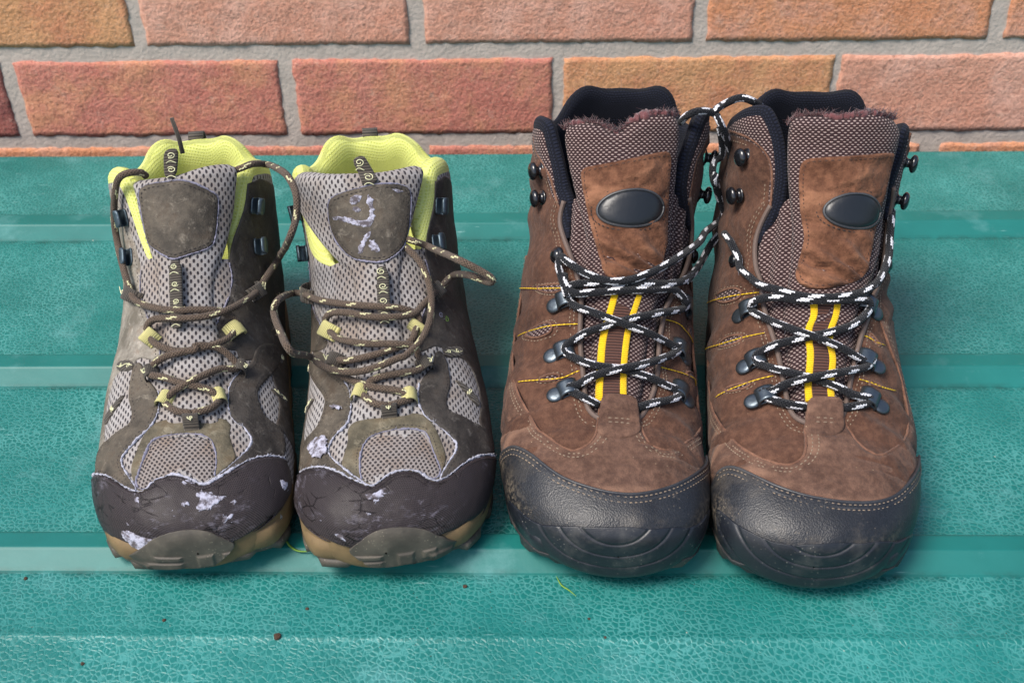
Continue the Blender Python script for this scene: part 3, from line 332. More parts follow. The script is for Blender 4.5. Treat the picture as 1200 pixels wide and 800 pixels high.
2:{"cap":[[-0.3877,0.3829],[-0.3302,0.3729],[-0.2724,0.3597],[-0.2132,0.3436],[-0.1527,0.3132],[-0.0832,0.277],[-0.0373,0.2644],[-0.0084,0.2815],[0.0164,0.2997],[0.0661,0.3046],[0.1113,0.3002],[0.1545,0.2834],[0.1946,0.2841],[0.2364,0.307],[0.2749,0.3393],[0.3402,0.3744],[0.4256,0.4019],[0.5006,0.4229]],"bump":[[-0.4711,0.1028],[-0.3834,0.0926],[-0.2452,0.0843],[-0.0547,0.0977],[0.1257,0.116],[0.2872,0.1346],[0.442,0.1531],[0.5546,0.1924],[0.6648,0.2582],[0.6457,0.2702]],"capbot":[[-0.4841,0.3705],[-0.4648,0.3458],[-0.441,0.2952],[-0.4292,0.2062],[-0.4453,0.1404],[-0.4089,0.0795],[-0.154,0.0717],[-0.0328,0.0918],[0.134,0.1084],[0.3152,0.1299],[0.4641,0.1531],[0.561,0.1908],[0.6347,0.2413],[0.6438,0.2835],[0.5934,0.3286],[0.5684,0.3655],[0.5543,0.3916]],"frame":[[-0.0372,0.2625],[-0.06,0.2763],[-0.1053,0.3048],[-0.1642,0.3433],[-0.1555,0.3545],[-0.1383,0.3914],[-0.1498,0.4101],[-0.1276,0.4232],[-0.075,0.4211],[-0.0169,0.4222],[0.0481,0.4258],[0.1076,0.424],[0.1387,0.4073],[0.1718,0.3782],[0.2017,0.3505],[0.2034,0.3275],[0.1918,0.2881],[0.1885,0.2825],[0.1569,0.2793],[0.1124,0.2963],[0.0666,0.3017],[0.0166,0.296],[-0.0082,0.2772]],"hole":[[-0.0852,0.2965],[-0.0916,0.3279],[-0.0861,0.3655],[-0.0695,0.3846],[-0.0222,0.3917],[0.0311,0.3941],[0.0888,0.3943],[0.1159,0.3887],[0.1369,0.3654],[0.1678,0.3362],[0.1938,0.3174],[0.187,0.2938],[0.1511,0.2899],[0.1087,0.3068],[0.0642,0.3115],[0.0155,0.3066],[-0.0137,0.2885],[-0.0361,0.2737]],"sideR":[[0.1402,0.5054],[0.1237,0.4998],[0.0909,0.4774],[0.0822,0.4523],[0.0893,0.4339],[0.1076,0.4185],[0.1499,0.4049],[0.1984,0.3907],[0.233,0.3807],[0.2336,0.362],[0.2162,0.3412],[0.191,0.2896],[0.2364,0.307],[0.2749,0.3393],[0.3402,0.3744],[0.4256,0.4019],[0.5006,0.4229],[0.4907,0.4363],[0.4206,0.4389],[0.3308,0.4398],[0.3045,0.435],[0.245,0.437],[0.1886,0.4366],[0.1859,0.4577],[0.2075,0.4841],[0.2036,0.5029],[0.1963,0.5266],[0.1762,0.5389],[0.1504,0.5314]],"sideL":[[-0.406,0.5955],[-0.269,0.5689],[-0.2391,0.5292],[-0.1862,0.5083],[-0.148,0.4845],[-0.1373,0.4604],[-0.1374,0.4348],[-0.1539,0.4161],[-0.1923,0.4113],[-0.2293,0.3842],[-0.162,0.3392],[-0.1056,0.3012],[-0.0372,0.2625],[-0.0832,0.277],[-0.1527,0.3132],[-0.2132,0.3436],[-0.2724,0.3597],[-0.3302,0.3729],[-0.3797,0.3803],[-0.4009,0.4209],[-0.3657,0.4447],[-0.3161,0.4417],[-0.2719,0.4466],[-0.2536,0.4682],[-0.251,0.4877],[-0.3208,0.5247],[-0.4152,0.5715]],"quartR":[[0.292,0.8768],[0.2656,0.8024],[0.2279,0.7631],[0.193,0.7276],[0.1737,0.6876],[0.1864,0.6498],[0.1121,0.5769],[0.0831,0.5558],[0.0808,0.5222],[0.1792,0.5483],[0.1952,0.5292],[0.2818,0.544],[0.3386,0.5343],[0.3666,0.501],[0.3556,0.4662],[0.3308,0.4398],[0.4206,0.4389],[0.4907,0.4363]],"quartL":[[-0.4359,0.8912],[-0.4407,0.8444],[-0.4368,0.7995],[-0.4325,0.753],[-0.433,0.7332],[-0.4325,0.6961],[-0.4053,0.6646],[-0.2927,0.6114],[-0.2519,0.5798],[-0.269,0.5689],[-0.406,0.5955],[-0.4187,0.6068],[-0.4332,0.5928],[-0.4331,0.5709],[-0.4331,0.5292],[-0.423,0.4818],[-0.3834,0.4385],[-0.4004,0.4148]],"tapes":[[[0.1878,0.5444],[0.2843,0.562],[0.2898,0.5472],[0.1909,0.5264]],[[0.221,0.4933],[0.2452,0.5001],[0.3614,0.4866],[0.3384,0.4685]],[[-0.4332,0.5875],[-0.4261,0.5883],[-0.3975,0.5664],[-0.4333,0.5716]],[[-0.4326,0.5156],[-0.3514,0.5131],[-0.309,0.4996],[-0.4269,0.5032]]],"sidewin":[[0.1796,0.5401],[0.2001,0.558],[0.2482,0.5821],[0.2706,0.5812],[0.2764,0.5559]],"sidewin2":[[0.2301,0.6405],[0.2744,0.6542],[0.2794,0.6361],[0.2421,0.6152]],"tongue":[[-0.3937,0.8961],[-0.2765,0.9049],[-0.1519,0.8966],[-0.0495,0.8975],[0.0323,0.8948],[0.1058,0.9001],[0.2084,0.9091],[0.228,0.8897],[0.2156,0.8557],[0.1753,0.7943],[0.1371,0.7465],[0.1008,0.7024],[0.0798,0.6739],[0.0591,0.6306],[0.0538,0.591],[0.0542,0.5531],[0.0542,0.5239],[0.1002,0.5138],[0.0909,0.4737],[0.0809,0.432],[0.0668,0.4101],[-0.1112,0.4136],[-0.1228,0.4445],[-0.1242,0.4856],[-0.1437,0.5273],[-0.1294,0.537],[-0.1272,0.5743],[-0.1283,0.6222],[-0.1246,0.6633],[-0.1703,0.6855],[-0.2431,0.728],[-0.3378,0.7755],[-0.4148,0.8288]],"patch":[[-0.1482,0.8244],[-0.1089,0.8373],[-0.0355,0.8479],[0.0168,0.8573],[0.0834,0.8559],[0.1293,0.8442],[0.1372,0.823],[0.1202,0.7632],[0.1094,0.7305],[0.0822,0.7016],[0.0377,0.6812],[-0.0021,0.6723],[-0.0497,0.6776],[-0.098,0.6882],[-0.1361,0.7139],[-0.1594,0.747],[-0.1604,0.7812]],"tape":[[-0.0158,0.8524],[-0.0254,0.8916],[-0.0415,0.9365],[-0.0292,0.9497],[-0.0044,0.9546],[0.0043,0.9322],[0.0223,0.8875],[0.0299,0.8616]],"keep":[[-0.0172,0.6643],[0.0198,0.6618],[0.0112,0.6034],[0.0083,0.5663],[-0.0126,0.5637],[-0.0327,0.5663],[-0.0292,0.606]],"rimL":[[-0.1915,0.6882],[-0.3036,0.7166],[-0.4192,0.7597],[-0.4318,0.8099],[-0.4315,0.8565],[-0.4273,0.8902]],"rimR":[[0.1467,0.6988],[0.1981,0.7332],[0.2302,0.7698],[0.2673,0.8096],[0.2947,0.8619],[0.305,0.8764]],"hkR":[[0.2794,0.7965],[0.2324,0.7219]],"hkL":[[-0.4408,0.8095],[-0.4327,0.7414]],"loops":[["tan",[-0.2616,0.6031],[-0.2003,0.5769]],["tan",[0.1057,0.572],[0.0781,0.5586]],["tan",[-0.1292,0.4683],[-0.0755,0.461]],["tan",[0.0829,0.449],[0.0283,0.4479]],["dark",[-0.4321,0.692],[-0.3762,0.67]],["dark",[0.2125,0.6443],[0.1583,0.6206]],["dark",[-0.2354,0.544],[-0.1701,0.5263]],["dark",[0.1344,0.5107],[0.0834,0.5001]],["dark",[-0.0042,0.4153],[-0.0076,0.4392]]],"peel":[[[-0.0636,0.2415],[-0.0241,0.2468],[-0.0092,0.2598],[0.0041,0.2567],[0.0014,0.2297],[-0.0239,0.2221],[-0.0588,0.229]],[[-0.3151,0.4195],[-0.2559,0.4192],[-0.213,0.4078],[-0.2243,0.3961],[-0.2141,0.3785],[-0.2475,0.371],[-0.2993,0.3913],[-0.3217,0.4098]],[[-0.2163,0.4653],[-0.1595,0.4524],[-0.1615,0.4472],[-0.2149,0.459]],[[-0.3413,0.1736],[-0.2949,0.1587],[-0.3004,0.1086],[-0.3501,0.1204]]],"lace":[[[10.41,144.57,101.88],[13.14,139.58,101.49],[18.11,131.58,98.52],[21.48,121.98,92.49],[22.29,111.41,87.11],[20.24,99.06,82.48],[14.98,88.61,78.63],[6.92,80.58,75.75],[4.94,80.07,75.79],[-5.87,77.2,73.25],[-16.65,77.32,70.75],[-25.9,80.33,69.33],[-35.43,88.1,67.41],[-43.39,99.62,66.13],[-47.1,66.23,94.44],[-53.78,85.19,94.1],[-57.39,99.74,96.23],[-54.96,105.48,99.12],[-58.02,174.2,57.69],[-50.04,167.5,61.44],[-38.61,135.62,77.04],[-21.35,116.8,85.31],[-5.48,109.03,87.87],[5.27,108.59,86.31],[13.56,108.89,81.97],[15.25,105.61,78.36],[12.97,101.41,76.71],[9.5,94.07,74.6],[-3.78,88.57,73.5],[-14.68,87.85,71.4],[-23.97,91.19,67.69],[-29.73,95.94,65.26],[-32.25,95.47,63.31],[-28.14,86.07,63.61],[-18.84,77.86,63.81],[-8.25,71.91,63.57],[2.23,69.15,62.8],[7.35,66.44,61.55],[7.98,65.17,60.18],[3.44,62.59,60.77],[-3.31,59.84,61.14]],[[10.68,147.75,104.65],[15.43,143.91,105.07],[24.79,142.63,100.98],[35.88,96.35,122.04],[47.01,86.92,120.06],[52.88,84.18,116.6],[52.3,85.26,113.68],[49.18,89.67,111.97],[42.88,95.49,111.96],[35.98,140.6,84.14],[28.42,130.55,83.88],[24.62,125.42,83.71],[17.77,113.13,84.06],[12.81,106.9,83.4],[1.95,102.62,85.02],[-10.43,105.27,84.64],[-21.46,111.9,83.51],[-31.15,118.7,79.12],[-34.89,119.86,72.82],[-33.06,115.27,71.0],[-27.07,103.58,72.97],[-14.3,94.0,75.85],[1.1,90.42,76.67],[11.66,91.08,73.7],[14.15,87.3,68.99],[17.0,85.59,66.14],[12.67,80.98,66.16],[4.25,78.03,67.08],[-4.86,76.12,67.49],[-11.07,75.75,65.67],[-14.0,73.98,63.47],[-17.24,72.07,61.03],[-13.74,66.59,61.18],[-9.98,61.94,61.45],[-3.31,59.84,61.14]]],"mark":[[0.2103,0.5956]],"crack":[[[-0.1444,0.7795],[-0.1026,0.7821],[-0.0374,0.7577],[-0.0141,0.7667],[-0.0121,0.796],[-0.0131,0.8285],[-0.0008,0.8259],[0.0045,0.7946],[-0.0046,0.7593],[-0.0219,0.7411],[-0.067,0.7559],[-0.1169,0.7706]],[[-0.0275,0.7219],[-0.0084,0.7142],[0.0006,0.6936],[-0.0145,0.6906],[-0.033,0.7017]],[[-0.0625,0.7075],[-0.0406,0.7279],[-0.0232,0.7385],[-0.0128,0.7327],[-0.042,0.7121],[-0.0583,0.691],[-0.0745,0.6962]],[[-0.0698,0.8152],[-0.0497,0.8288],[-0.0241,0.8291],[-0.033,0.8094],[-0.0566,0.7983]],[[-0.0673,0.7935],[-0.0461,0.799],[-0.0333,0.7863],[-0.0549,0.7825]],[[0.0614,0.8371],[0.0915,0.8389],[0.1103,0.8272],[0.0794,0.8295]]]}}
# ------------------------------------------------------------------ mesh helpers
def link_mesh(name, V, F, mat, parent=None, uvs=None, smooth=True, scale=MM):
    me = bpy.data.meshes.new(name)
    V = np.asarray(V, float)*scale
    me.from_pydata(V.tolist(), [], [list(map(int, f)) for f in F]); me.update()
    if smooth: me.polygons.foreach_set('use_smooth', [True]*len(me.polygons))
    if uvs is not None:
        lay = me.uv_layers.new(name='UVMap'); vi = np.empty(len(me.loops), np.int32); me.loops.foreach_get('vertex_index', vi)
        lay.data.foreach_set('uv', np.asarray(uvs, np.float32)[vi].ravel())
    me.materials.append(M[mat] if isinstance(mat, str) else mat)
    o = bpy.data.objects.new(name, me); COL.objects.link(o)
    if parent is not None: o.parent = parent
    return o
def tag(o, label=None, cat=None, group=None, kind=None):
    if label: o['label'] = label
    if cat: o['category'] = cat
    if group: o['group'] = group
    if kind: o['kind'] = kind
    return o
class Bag:
    """collects pieces of ONE part"""
    def __init__(s): s.V = []; s.F = []; s.U = []; s.n = 0
    def add(s, V, F, U=None):
        V = np.asarray(V, float); s.V.append(V); s.F += [[i+s.n for i in f] for f in F]
        s.U.append(np.zeros((len(V), 2)) if U is None else np.asarray(U, float)); s.n += len(V)
    def build(s, name, mat, parent=None, **kw):
        return link_mesh(name, np.concatenate(s.V), s.F, mat, parent, np.concatenate(s.U), **kw)
def resample(P, step, closed=False):
    P = np.asarray(P, float)
    if closed: P = np.vstack([P, P[:1]])
    d = np.r_[0, np.cumsum(np.linalg.norm(np.diff(P, axis=0), axis=1))]
    n = max(2, int(round(d[-1]/step))); t = np.linspace(0, d[-1], n+1)
    if closed: t = t[:-1]
    return np.stack([np.interp(t, d, P[:, i]) for i in range(P.shape[1])], 1)
def chaikin(P, it=2, closed=False):
    P = np.asarray(P, float)
    for _ in range(it):
        if closed:
            Q = np.roll(P, -1, 0); P = np.stack([.75*P+.25*Q, .25*P+.75*Q], 1).reshape(-1, P.shape[1])
        else:
            A, B = P[:-1], P[1:]; R = np.stack([.75*A+.25*B, .25*A+.75*B], 1).reshape(-1, P.shape[1]); P = np.vstack([P[:1], R[1:-1], P[-1:]])
    return P
def spline(P, step):
    """Catmull-Rom through points, resampled"""
    P = np.asarray(P, float); A = np.vstack([2*P[0]-P[1], P, 2*P[-1]-P[-2]]); out = []
    for i in range(1, len(A)-2):
        p0, p1, p2, p3 = A[i-1:i+3]; 
        for f in np.linspace(0, 1, 14, endpoint=False): out.append(.5*(2*p1+(p2-p0)*f+(2*p0-5*p1+4*p2-p3)*f*f+(3*p1-p0-3*p2+p3)*f**3))
    out.append(A[-2]); return resample(np.array(out), step)
def tube(P, r, sides=8, up=None, caps=True):
    """tube along P; r scalar or per-point; uv = (mm along, turns)"""
    P = np.asarray(P, float); n = len(P); r = np.broadcast_to(np.asarray(r, float), (n,))
    T = np.gradient(P, axis=0); T /= np.maximum(np.linalg.norm(T, axis=1, keepdims=True), 1e-9)
    N = np.zeros_like(P); a = np.array(up if up is not None else (0.13, -.5, .85)); a = a-T[0]*a.dot(T[0]); N[0] = a/np.linalg.norm(a)
    for i in range(1, n):
        a = N[i-1]-T[i]*N[i-1].dot(T[i]); N[i] = a/max(np.linalg.norm(a), 1e-9)
    B = np.cross(T, N); L = np.r_[0, np.cumsum(np.linalg.norm(np.diff(P, axis=0), axis=1))]
    ang = np.linspace(0, 2*math.pi, sides+1); V = []; U = []
    for i in range(n):
        V.append(P[i]+r[i]*(np.cos(ang)[:, None]*N[i]+np.sin(ang)[:, None]*B[i])); U.append(np.stack([np.full(sides+1, L[i]), ang/(2*math.pi)], 1))
    V = np.concatenate(V); U = np.concatenate(U); F = []; k = sides+1
    for i in range(n-1):
        for j in range(sides): F.append((i*k+j, i*k+j+1, (i+1)*k+j+1, (i+1)*k+j))
    if caps:
        V = np.vstack([V, P[0], P[-1]]); U = np.vstack([U, [0, 0], [L[-1], 0]])
        for j in range(sides): F.append((len(V)-2, j+1, j)); F.append((len(V)-1, (n-1)*k+j, (n-1)*k+j+1))
    return V, F, U
def lathe(profile, seg=20):
    """profile of (radius, height) round +z"""
    V = []; F = []; n = len(profile)
    for r, h in profile:
        for j in range(seg): a = 2*math.pi*j/seg; V.append((r*math.cos(a), r*math.sin(a), h))
    for i in range(n-1):
        for j in range(seg): F.append((i*seg+j, i*seg+(j+1) % seg, (i+1)*seg+(j+1) % seg, (i+1)*seg+j))
    F.append(list(range(seg))[::-1]); F.append([(n-1)*seg+j for j in range(seg)])
    return np.array(V, float), F
def rbox(sx, sy, sz, bev=.3, seg=2):
    bm = bmesh.new(); bmesh.ops.create_cube(bm, size=1)
    for v in bm.verts: v.co = Vector((v.co.x*sx, v.co.y*sy, v.co.z*sz))
    bmesh.ops.bevel(bm, geom=bm.edges[:], offset=bev*min(sx, sy, sz), segments=seg, affect='EDGES', profile=.6)
    V = np.array([v.co[:] for v in bm.verts]); F = [[v.index for v in f.verts] for f in bm.faces]; bm.free(); return V, F
def inside(pts, poly):
    x, y = pts[:, 0][:, None], pts[:, 1][:, None]; x0, y0 = poly[:, 0], poly[:, 1]; x1, y1 = np.roll(x0, -1), np.roll(y0, -1)
    c = ((y0 > y) != (y1 > y)) & (x < (x1-x0)*(y-y0)/np.where(y1 == y0, 1e-12, y1-y0)+x0)
    return c.sum(1) % 2 == 1
def bdist(pts, polys):
    out = np.full(len(pts), 1e9)
    for poly in polys:
        A = poly; B = np.roll(poly, -1, 0); d = B-A; L = np.maximum((d**2).sum(1), 1e-12)
        for s in range(0, len(pts), 4000):
            q = pts[s:s+4000]; t = np.clip(((q[:, None]-A)*d).sum(2)/L, 0, 1); e = q[:, None]-(A+t[..., None]*d)
            out[s:s+4000] = np.minimum(out[s:s+4000], np.sqrt((e**2).sum(2)).min(1))
    return out
def nz(p, s, seed=0.0): return noise.noise(Vector((p[0]*s+seed, p[1]*s-seed, (p[2] if len(p) > 2 else 0)*s+seed*.7)))
def _hash(i, j, k):
    n = (i*374761393+j*668265263+k*1274126177) & 0xffffffff; n = ((n ^ (n >> 13))*1274126177) & 0xffffffff
    return ((n ^ (n >> 16)) & 0xffff)/32767.5-1
def nzv(P, s, seed=0.0):
    """smooth value noise, about -0.7..0.7"""
    P = np.asarray(P, float); X = np.zeros((len(P), 3)); X[:, :P.shape[1]] = P; X = X*s+np.array([seed, -seed, seed*.7])+100
    I = np.floor(X).astype(np.int64); f = X-I; f = f*f*(3-2*f); o = 0
    for a in (0, 1):
        for b in (0, 1):
            for c in (0, 1):
                w = (f[:, 0] if a else 1-f[:, 0])*(f[:, 1] if b else 1-f[:, 1])*(f[:, 2] if c else 1-f[:, 2]); o = o+w*_hash(I[:, 0]+a, I[:, 1]+b, I[:, 2]+c)
    return o*.8

# ------------------------------------------------------------------ shoe frame: pattern coordinates on the last
LP = 150.0
class Shoe:
    def __init__(s, b):
        s.b = b; x, y, r, s.m, s.k, s.s = POSE[b]; s.D = DATA[b]
        vv = np.linspace(-.1, 1.2, 700); P = last_point(s.k, s.m, np.full(700, .15), np.maximum(vv, 0))
        P[vv < 0, 1] += vv[vv < 0]*60
        d = np.r_[0, np.cumsum(np.linalg.norm(np.diff(P, axis=0), axis=1))]; s._v = vv; s._q = d-np.interp(0, vv, d)
        s.root = bpy.data.objects.new('shoe', None); COL.objects.link(s.root); s.root.empty_display_size = .05
        s.root.location = (x*MM, y*MM, 0); s.root.rotation_euler = (0, 0, math.radians(r))
    def pq(s, uv): uv = np.asarray(uv, float); return np.stack([uv[..., 0]*LP, np.interp(uv[..., 1], s._v, s._q)], -1)
    def uv(s, pq): pq = np.asarray(pq, float); return np.stack([pq[..., 0]/LP, np.interp(pq[..., 1], s._q, s._v)], -1)
    def pt(s, pq, off=0.0):
        t = s.uv(pq); v = np.maximum(t[..., 1], .004); P = last_point(s.k, s.m, t[..., 0], v); N = last_normal(s.k, s.m, t[..., 0], v)
        return (P+N*np.asarray(off)[..., None])*s.s
    def frame(s, pq, off=0.0):
        pq = np.asarray(pq, float); o = s.pt(pq, off); n = s.pt(pq, off+1)-o; n /= np.linalg.norm(n)
        a = s.pt(pq+[.5, 0], off)-s.pt(pq-[.5, 0], off); a -= n*a.dot(n); a /= np.linalg.norm(a)
        return o, a, np.cross(n, a), n
    def put(s, V, pq, off=0.0, turn=0.0):
        o, a, b, n = s.frame(pq, off); c, w = math.cos(math.radians(turn)), math.sin(math.radians(turn)); V = np.asarray(V, float)
        return o+np.outer(V[:, 0], a*c+b*w)+np.outer(V[:, 1], b*c-a*w)+np.outer(V[:, 2], n)
    # a cut piece lying on the last: outline (pattern mm), buried rim, rounded edge
    def panel(s, name, poly, mat, off=-.2, th=1.2, edge=1.2, h=2.4, holes=(), puff=0.0, pl=7.0, disp=None, both=False, smooth=2, parent=None, uvrot=0.0):
        loops = []
        for L in [poly]+list(holes):
            L = chaikin(L, smooth, True) if smooth else np.asarray(L, float)
            loops.append(resample(L, min(1.6, h*.7), True))
        pts = []; edges = []; n = 0
        for L in loops:
            pts.append(L); edges += [(n+i, n+(i+1) % len(L)) for i in range(len(L))]; n += len(L)
        lo, hi = loops[0].min(0), loops[0].max(0)
        gx = np.arange(lo[0], hi[0], h); gy = np.arange(lo[1], hi[1], h*.866)
        G = np.array([(x+(h/2 if j % 2 else 0), y) for j, y in enumerate(gy) for x in gx]).reshape(-1, 2)
        def isin(p):
            k = inside(p, loops[0])
            for L in loops[1:]: k &= ~inside(p, L)
            return k
        if len(G):
            G = G[isin(G)]
            if len(G): G = G[bdist(G, loops) > h*.55]
        ins = []
        for k, L in enumerate(loops):
            tg = np.roll(L, -1, 0)-np.roll(L, 1, 0); tg /= np.maximum(np.linalg.norm(tg, axis=1, keepdims=True), 1e-9); nn = np.stack([-tg[:, 1], tg[:, 0]], 1)
            for e in (edge*.12, edge*.45, edge):
                for sg in (1, -1): ins.append(L+nn*e*sg)
        ins = np.vstack(ins); ins = ins[isin(ins)]; di = bdist(ins, loops); ins = ins[di > edge*.1]
        allp = np.vstack([np.vstack(pts)]+([G] if len(G) else [])+[ins])
        R = delaunay_2d_cdt([Vector(p) for p in allp], edges, [], 0, 1e-4)
        Q = np.array([v[:] for v in R[0]]); T = np.array([f for f in R[2] if len(f) == 3])
        T = T[isin(Q[T].mean(1))]
        used = np.unique(T); rm = -np.ones(len(Q), int); rm[used] = np.arange(len(used)); Q = Q[used]; T = rm[T]
        d = bdist(Q, loops); k = np.clip(d/edge, 0, 1); prof = np.sqrt(np.clip(1-(1-k)**2, 0, 1))
        base = off(Q) if callable(off) else np.full(len(Q), float(off))
        o = base+th*prof+puff*(1-np.exp(-d/pl))
        if disp is not None: o = o+disp(Q)*np.clip(d/(2*edge), 0, 1)
        V = s.pt(Q, o)
        # orient outward
        nrm = np.cross(V[T[:, 1]]-V[T[:, 0]], V[T[:, 2]]-V[T[:, 0]]); ref = s.pt(Q[T].mean(1), 5.0)-s.pt(Q[T].mean(1), 0.0)
        flip = (nrm*ref).sum(1) < 0; T[flip] = T[flip][:, ::-1]
        UV = Q if not uvrot else np.stack([Q[:, 0]*math.cos(uvrot)-Q[:, 1]*math.sin(uvrot), Q[:, 0]*math.sin(uvrot)+Q[:, 1]*math.cos(uvrot)], 1)
        if both:
            V2 = s.pt(Q, base-th*.6*prof); V = np.vstack([V, V2]); T = np.vstack([T, T[:, ::-1]+len(Q)]); UV = np.vstack([UV, UV])
        return link_mesh(name, V, T.tolist(), mat, parent or s.root, UV)
    def inset(s, poly, d, smooth=2):
        L = resample(chaikin(poly, smooth, True), 1.2, True); tg = np.roll(L, -1, 0)-np.roll(L, 1, 0); tg /= np.maximum(np.linalg.norm(tg, axis=1, keepdims=True), 1e-9)
        nn = np.stack([-tg[:, 1], tg[:, 0]], 1); area = .5*np.sum(L[:, 0]*np.roll(L[:, 1], -1)-np.roll(L[:, 0], -1)*L[:, 1]); sg = 1 if area > 0 else -1
        P = L+nn*d*sg; k = inside(P, L) & (bdist(P, [L]) > d*.9); return P[k]
    def offline(s, line, d, smooth=2):
        L = resample(chaikin(line, smooth), 1.2); tg = np.gradient(L, axis=0); tg /= np.maximum(np.linalg.norm(tg, axis=1, keepdims=True), 1e-9)
        return L+np.stack([-tg[:, 1], tg[:, 0]], 1)*d
    def stitch(s, bag, line, off, length=1.5, gap=.9, wd=.55, closed=False):
        """a row of thread stitches, each a small lozenge"""
        line = np.asarray(line, float)
        if closed: line = np.vstack([line, line[:1]])
        d = np.r_[0, np.cumsum(np.linalg.norm(np.diff(line, axis=0), axis=1))]; t = .3
        base = np.array([(-.5, 0, -.1), (-.25, -.5, .05), (-.25, .5, .05), (-.2, 0, .42), (.25, -.5, .05), (.25, .5, .05), (.2, 0, .42), (.5, 0, -.1)])
        F = [(0, 1, 3), (0, 3, 2), (1, 4, 6, 3), (3, 6, 5, 2), (4, 7, 6), (6, 7, 5)]
        ts = []
        while t+length < d[-1]:
            if random.random() > .04: ts.append(t)
            t += length+gap*(.8+.4*random.random())
        if not ts: return
        ts = np.array(ts); ip = lambda q: np.stack([np.interp(q, d, line[:, i]) for i in (0, 1)], 1); a, b = ip(ts), ip(ts+length)
        ok = np.linalg.norm(b-a, axis=1) < length*1.3; a, b = a[ok], b[ok]
        if not len(a): return
        o = off(a) if callable(off) else np.full(len(a), float(off)); A, B, C = s.pt(a, o), s.pt(b, o), s.pt(a, o+1)
        for A_, B_, C_ in zip(A, B, C):
            n = C_-A_; n /= np.linalg.norm(n); x = (B_-A_)*(1+.1*random.random()); y = np.cross(n, x); y /= max(np.linalg.norm(y), 1e-9)
            bag.add((A_+B_)/2+np.outer(base[:, 0], x)+np.outer(base[:, 1], y*wd)+np.outer(base[:, 2], n*wd), F)
    def cord(s, bag, line, off, r, sides=6, jit=0.0, step=1.6, smooth=2):
        L = resample(chaikin(line, smooth), step); o = off(L) if callable(off) else np.full(len(L), float(off)); rr = np.full(len(L), r)
        if jit:
            rr = r*(1+jit*RNG.uniform(-1, 1, len(L)))*(np.clip(.75+1.1*nzv(L, .13, r*9), .22, 1.35) if jit > .3 else 1); L = L+RNG.normal(0, r*jit*.5, L.shape); o = o+RNG.normal(0, r*jit*.35, len(L))
        bag.add(*tube(s.pt(L, o), rr*s.s, sides))
    def strip(s, bag, a, b, width, lift, rise, thick=.9, n=12, bow=1.0):
        """a webbing loop from a to b (pattern mm) arching off the surface"""
        a, b = np.asarray(a, float), np.asarray(b, float); t = np.linspace(0, 1, n); L = a+(b-a)*t[:, None]; w = np.array([-(b-a)[1], (b-a)[0]]); w /= np.linalg.norm(w)
        hh = lift+rise*np.sin(math.pi*t)**.6*bow; V = []; U = []; ln = np.linalg.norm(b-a)
        for i in range(n):
            for sx, dz in ((-1, 0), (-.86, thick*.5), (.86, thick*.5), (1, 0), (.86, -thick*.5), (-.86, -thick*.5)):
                V.append(np.r_[L[i]+w*sx*width/2, hh[i]+dz]); U.append((sx*width/2, t[i]*(ln+2*rise)))
        F = [(i*6+j, i*6+(j+1) % 6, (i+1)*6+(j+1) % 6, (i+1)*6+j) for i in range(n-1) for j in range(6)]
        F += [tuple(range(6)), tuple(range((n-1)*6, n*6))[::-1]]
        V = np.array(V); bag.add(s.pt(V[:, :2], V[:, 2]), F, U)
    # padded collar: rim line with the opening on its right hand; roll over the rim, then lining down the inside
    def collar(s, name, rim, mat, r=4.0, off0=.6, deep=70, rr=None):
        L = resample(chaikin(rim, 2), 3.0); k = np.ones(7)/7
        tg = np.gradient(L, axis=0); tg /= np.linalg.norm(tg, axis=1, keepdims=True); nn = np.stack([tg[:, 1], -tg[:, 0]], 1)
        nn = np.stack([np.convolve(np.pad(nn[:, i], 3, mode='edge'), k, 'valid') for i in (0, 1)], 1); nn /= np.linalg.norm(nn, axis=1, keepdims=True)
        R = np.full(len(L), r) if rr is None else rr(L)
        ei = np.minimum(np.arange(len(L)), np.arange(len(L))[::-1])*3.0; R = R*(.25+.75*np.clip(ei/16, 0, 1))
        prof = [(-2.5, 0.0, 0)]+[(math.sin(a)*1.0, -(1-math.cos(a)), 1) for a in np.linspace(0, math.pi, 9)]+[(-5, -2.15, 2), (-12, -2.3, 2), (-25, -2.4, 2), (-45, -2.4, 2), (-deep, -2.4, 2)]
        V = []; U = []; m = len(prof)
        cum = np.r_[0, np.cumsum(np.linalg.norm(np.diff(L, axis=0), axis=1))]
        for i in range(len(L)):
            wob = 1+.1*nz(L[i], .05, 3.0)
            for j, (x, z, typ) in enumerate(prof):
                rad = R[i]*wob; dx = x if typ != 1 else x*rad; zz = off0+z*rad
                q = L[i]+nn[i]*dx
                if typ == 2: q = L[i]+nn[i]*max(dx, -10)+[0, min(0, dx+10)]; q[1] = max(min(q[1], L[i][1]-.5), 20)
                V.append((q[0], q[1], zz)); U.append((cum[i], (dx if typ == 1 else x)+ (rad*3 if typ == 1 and z < -1 else 0)-j*.4))
        F = [(i*m+j, i*m+j+1, (i+1)*m+j+1, (i+1)*m+j) for i in range(len(L)-1) for j in range(m-1)]
        V = np.array(V); return link_mesh(name, s.pt(V[:, :2], V[:, 2]), F, mat, s.root, U)
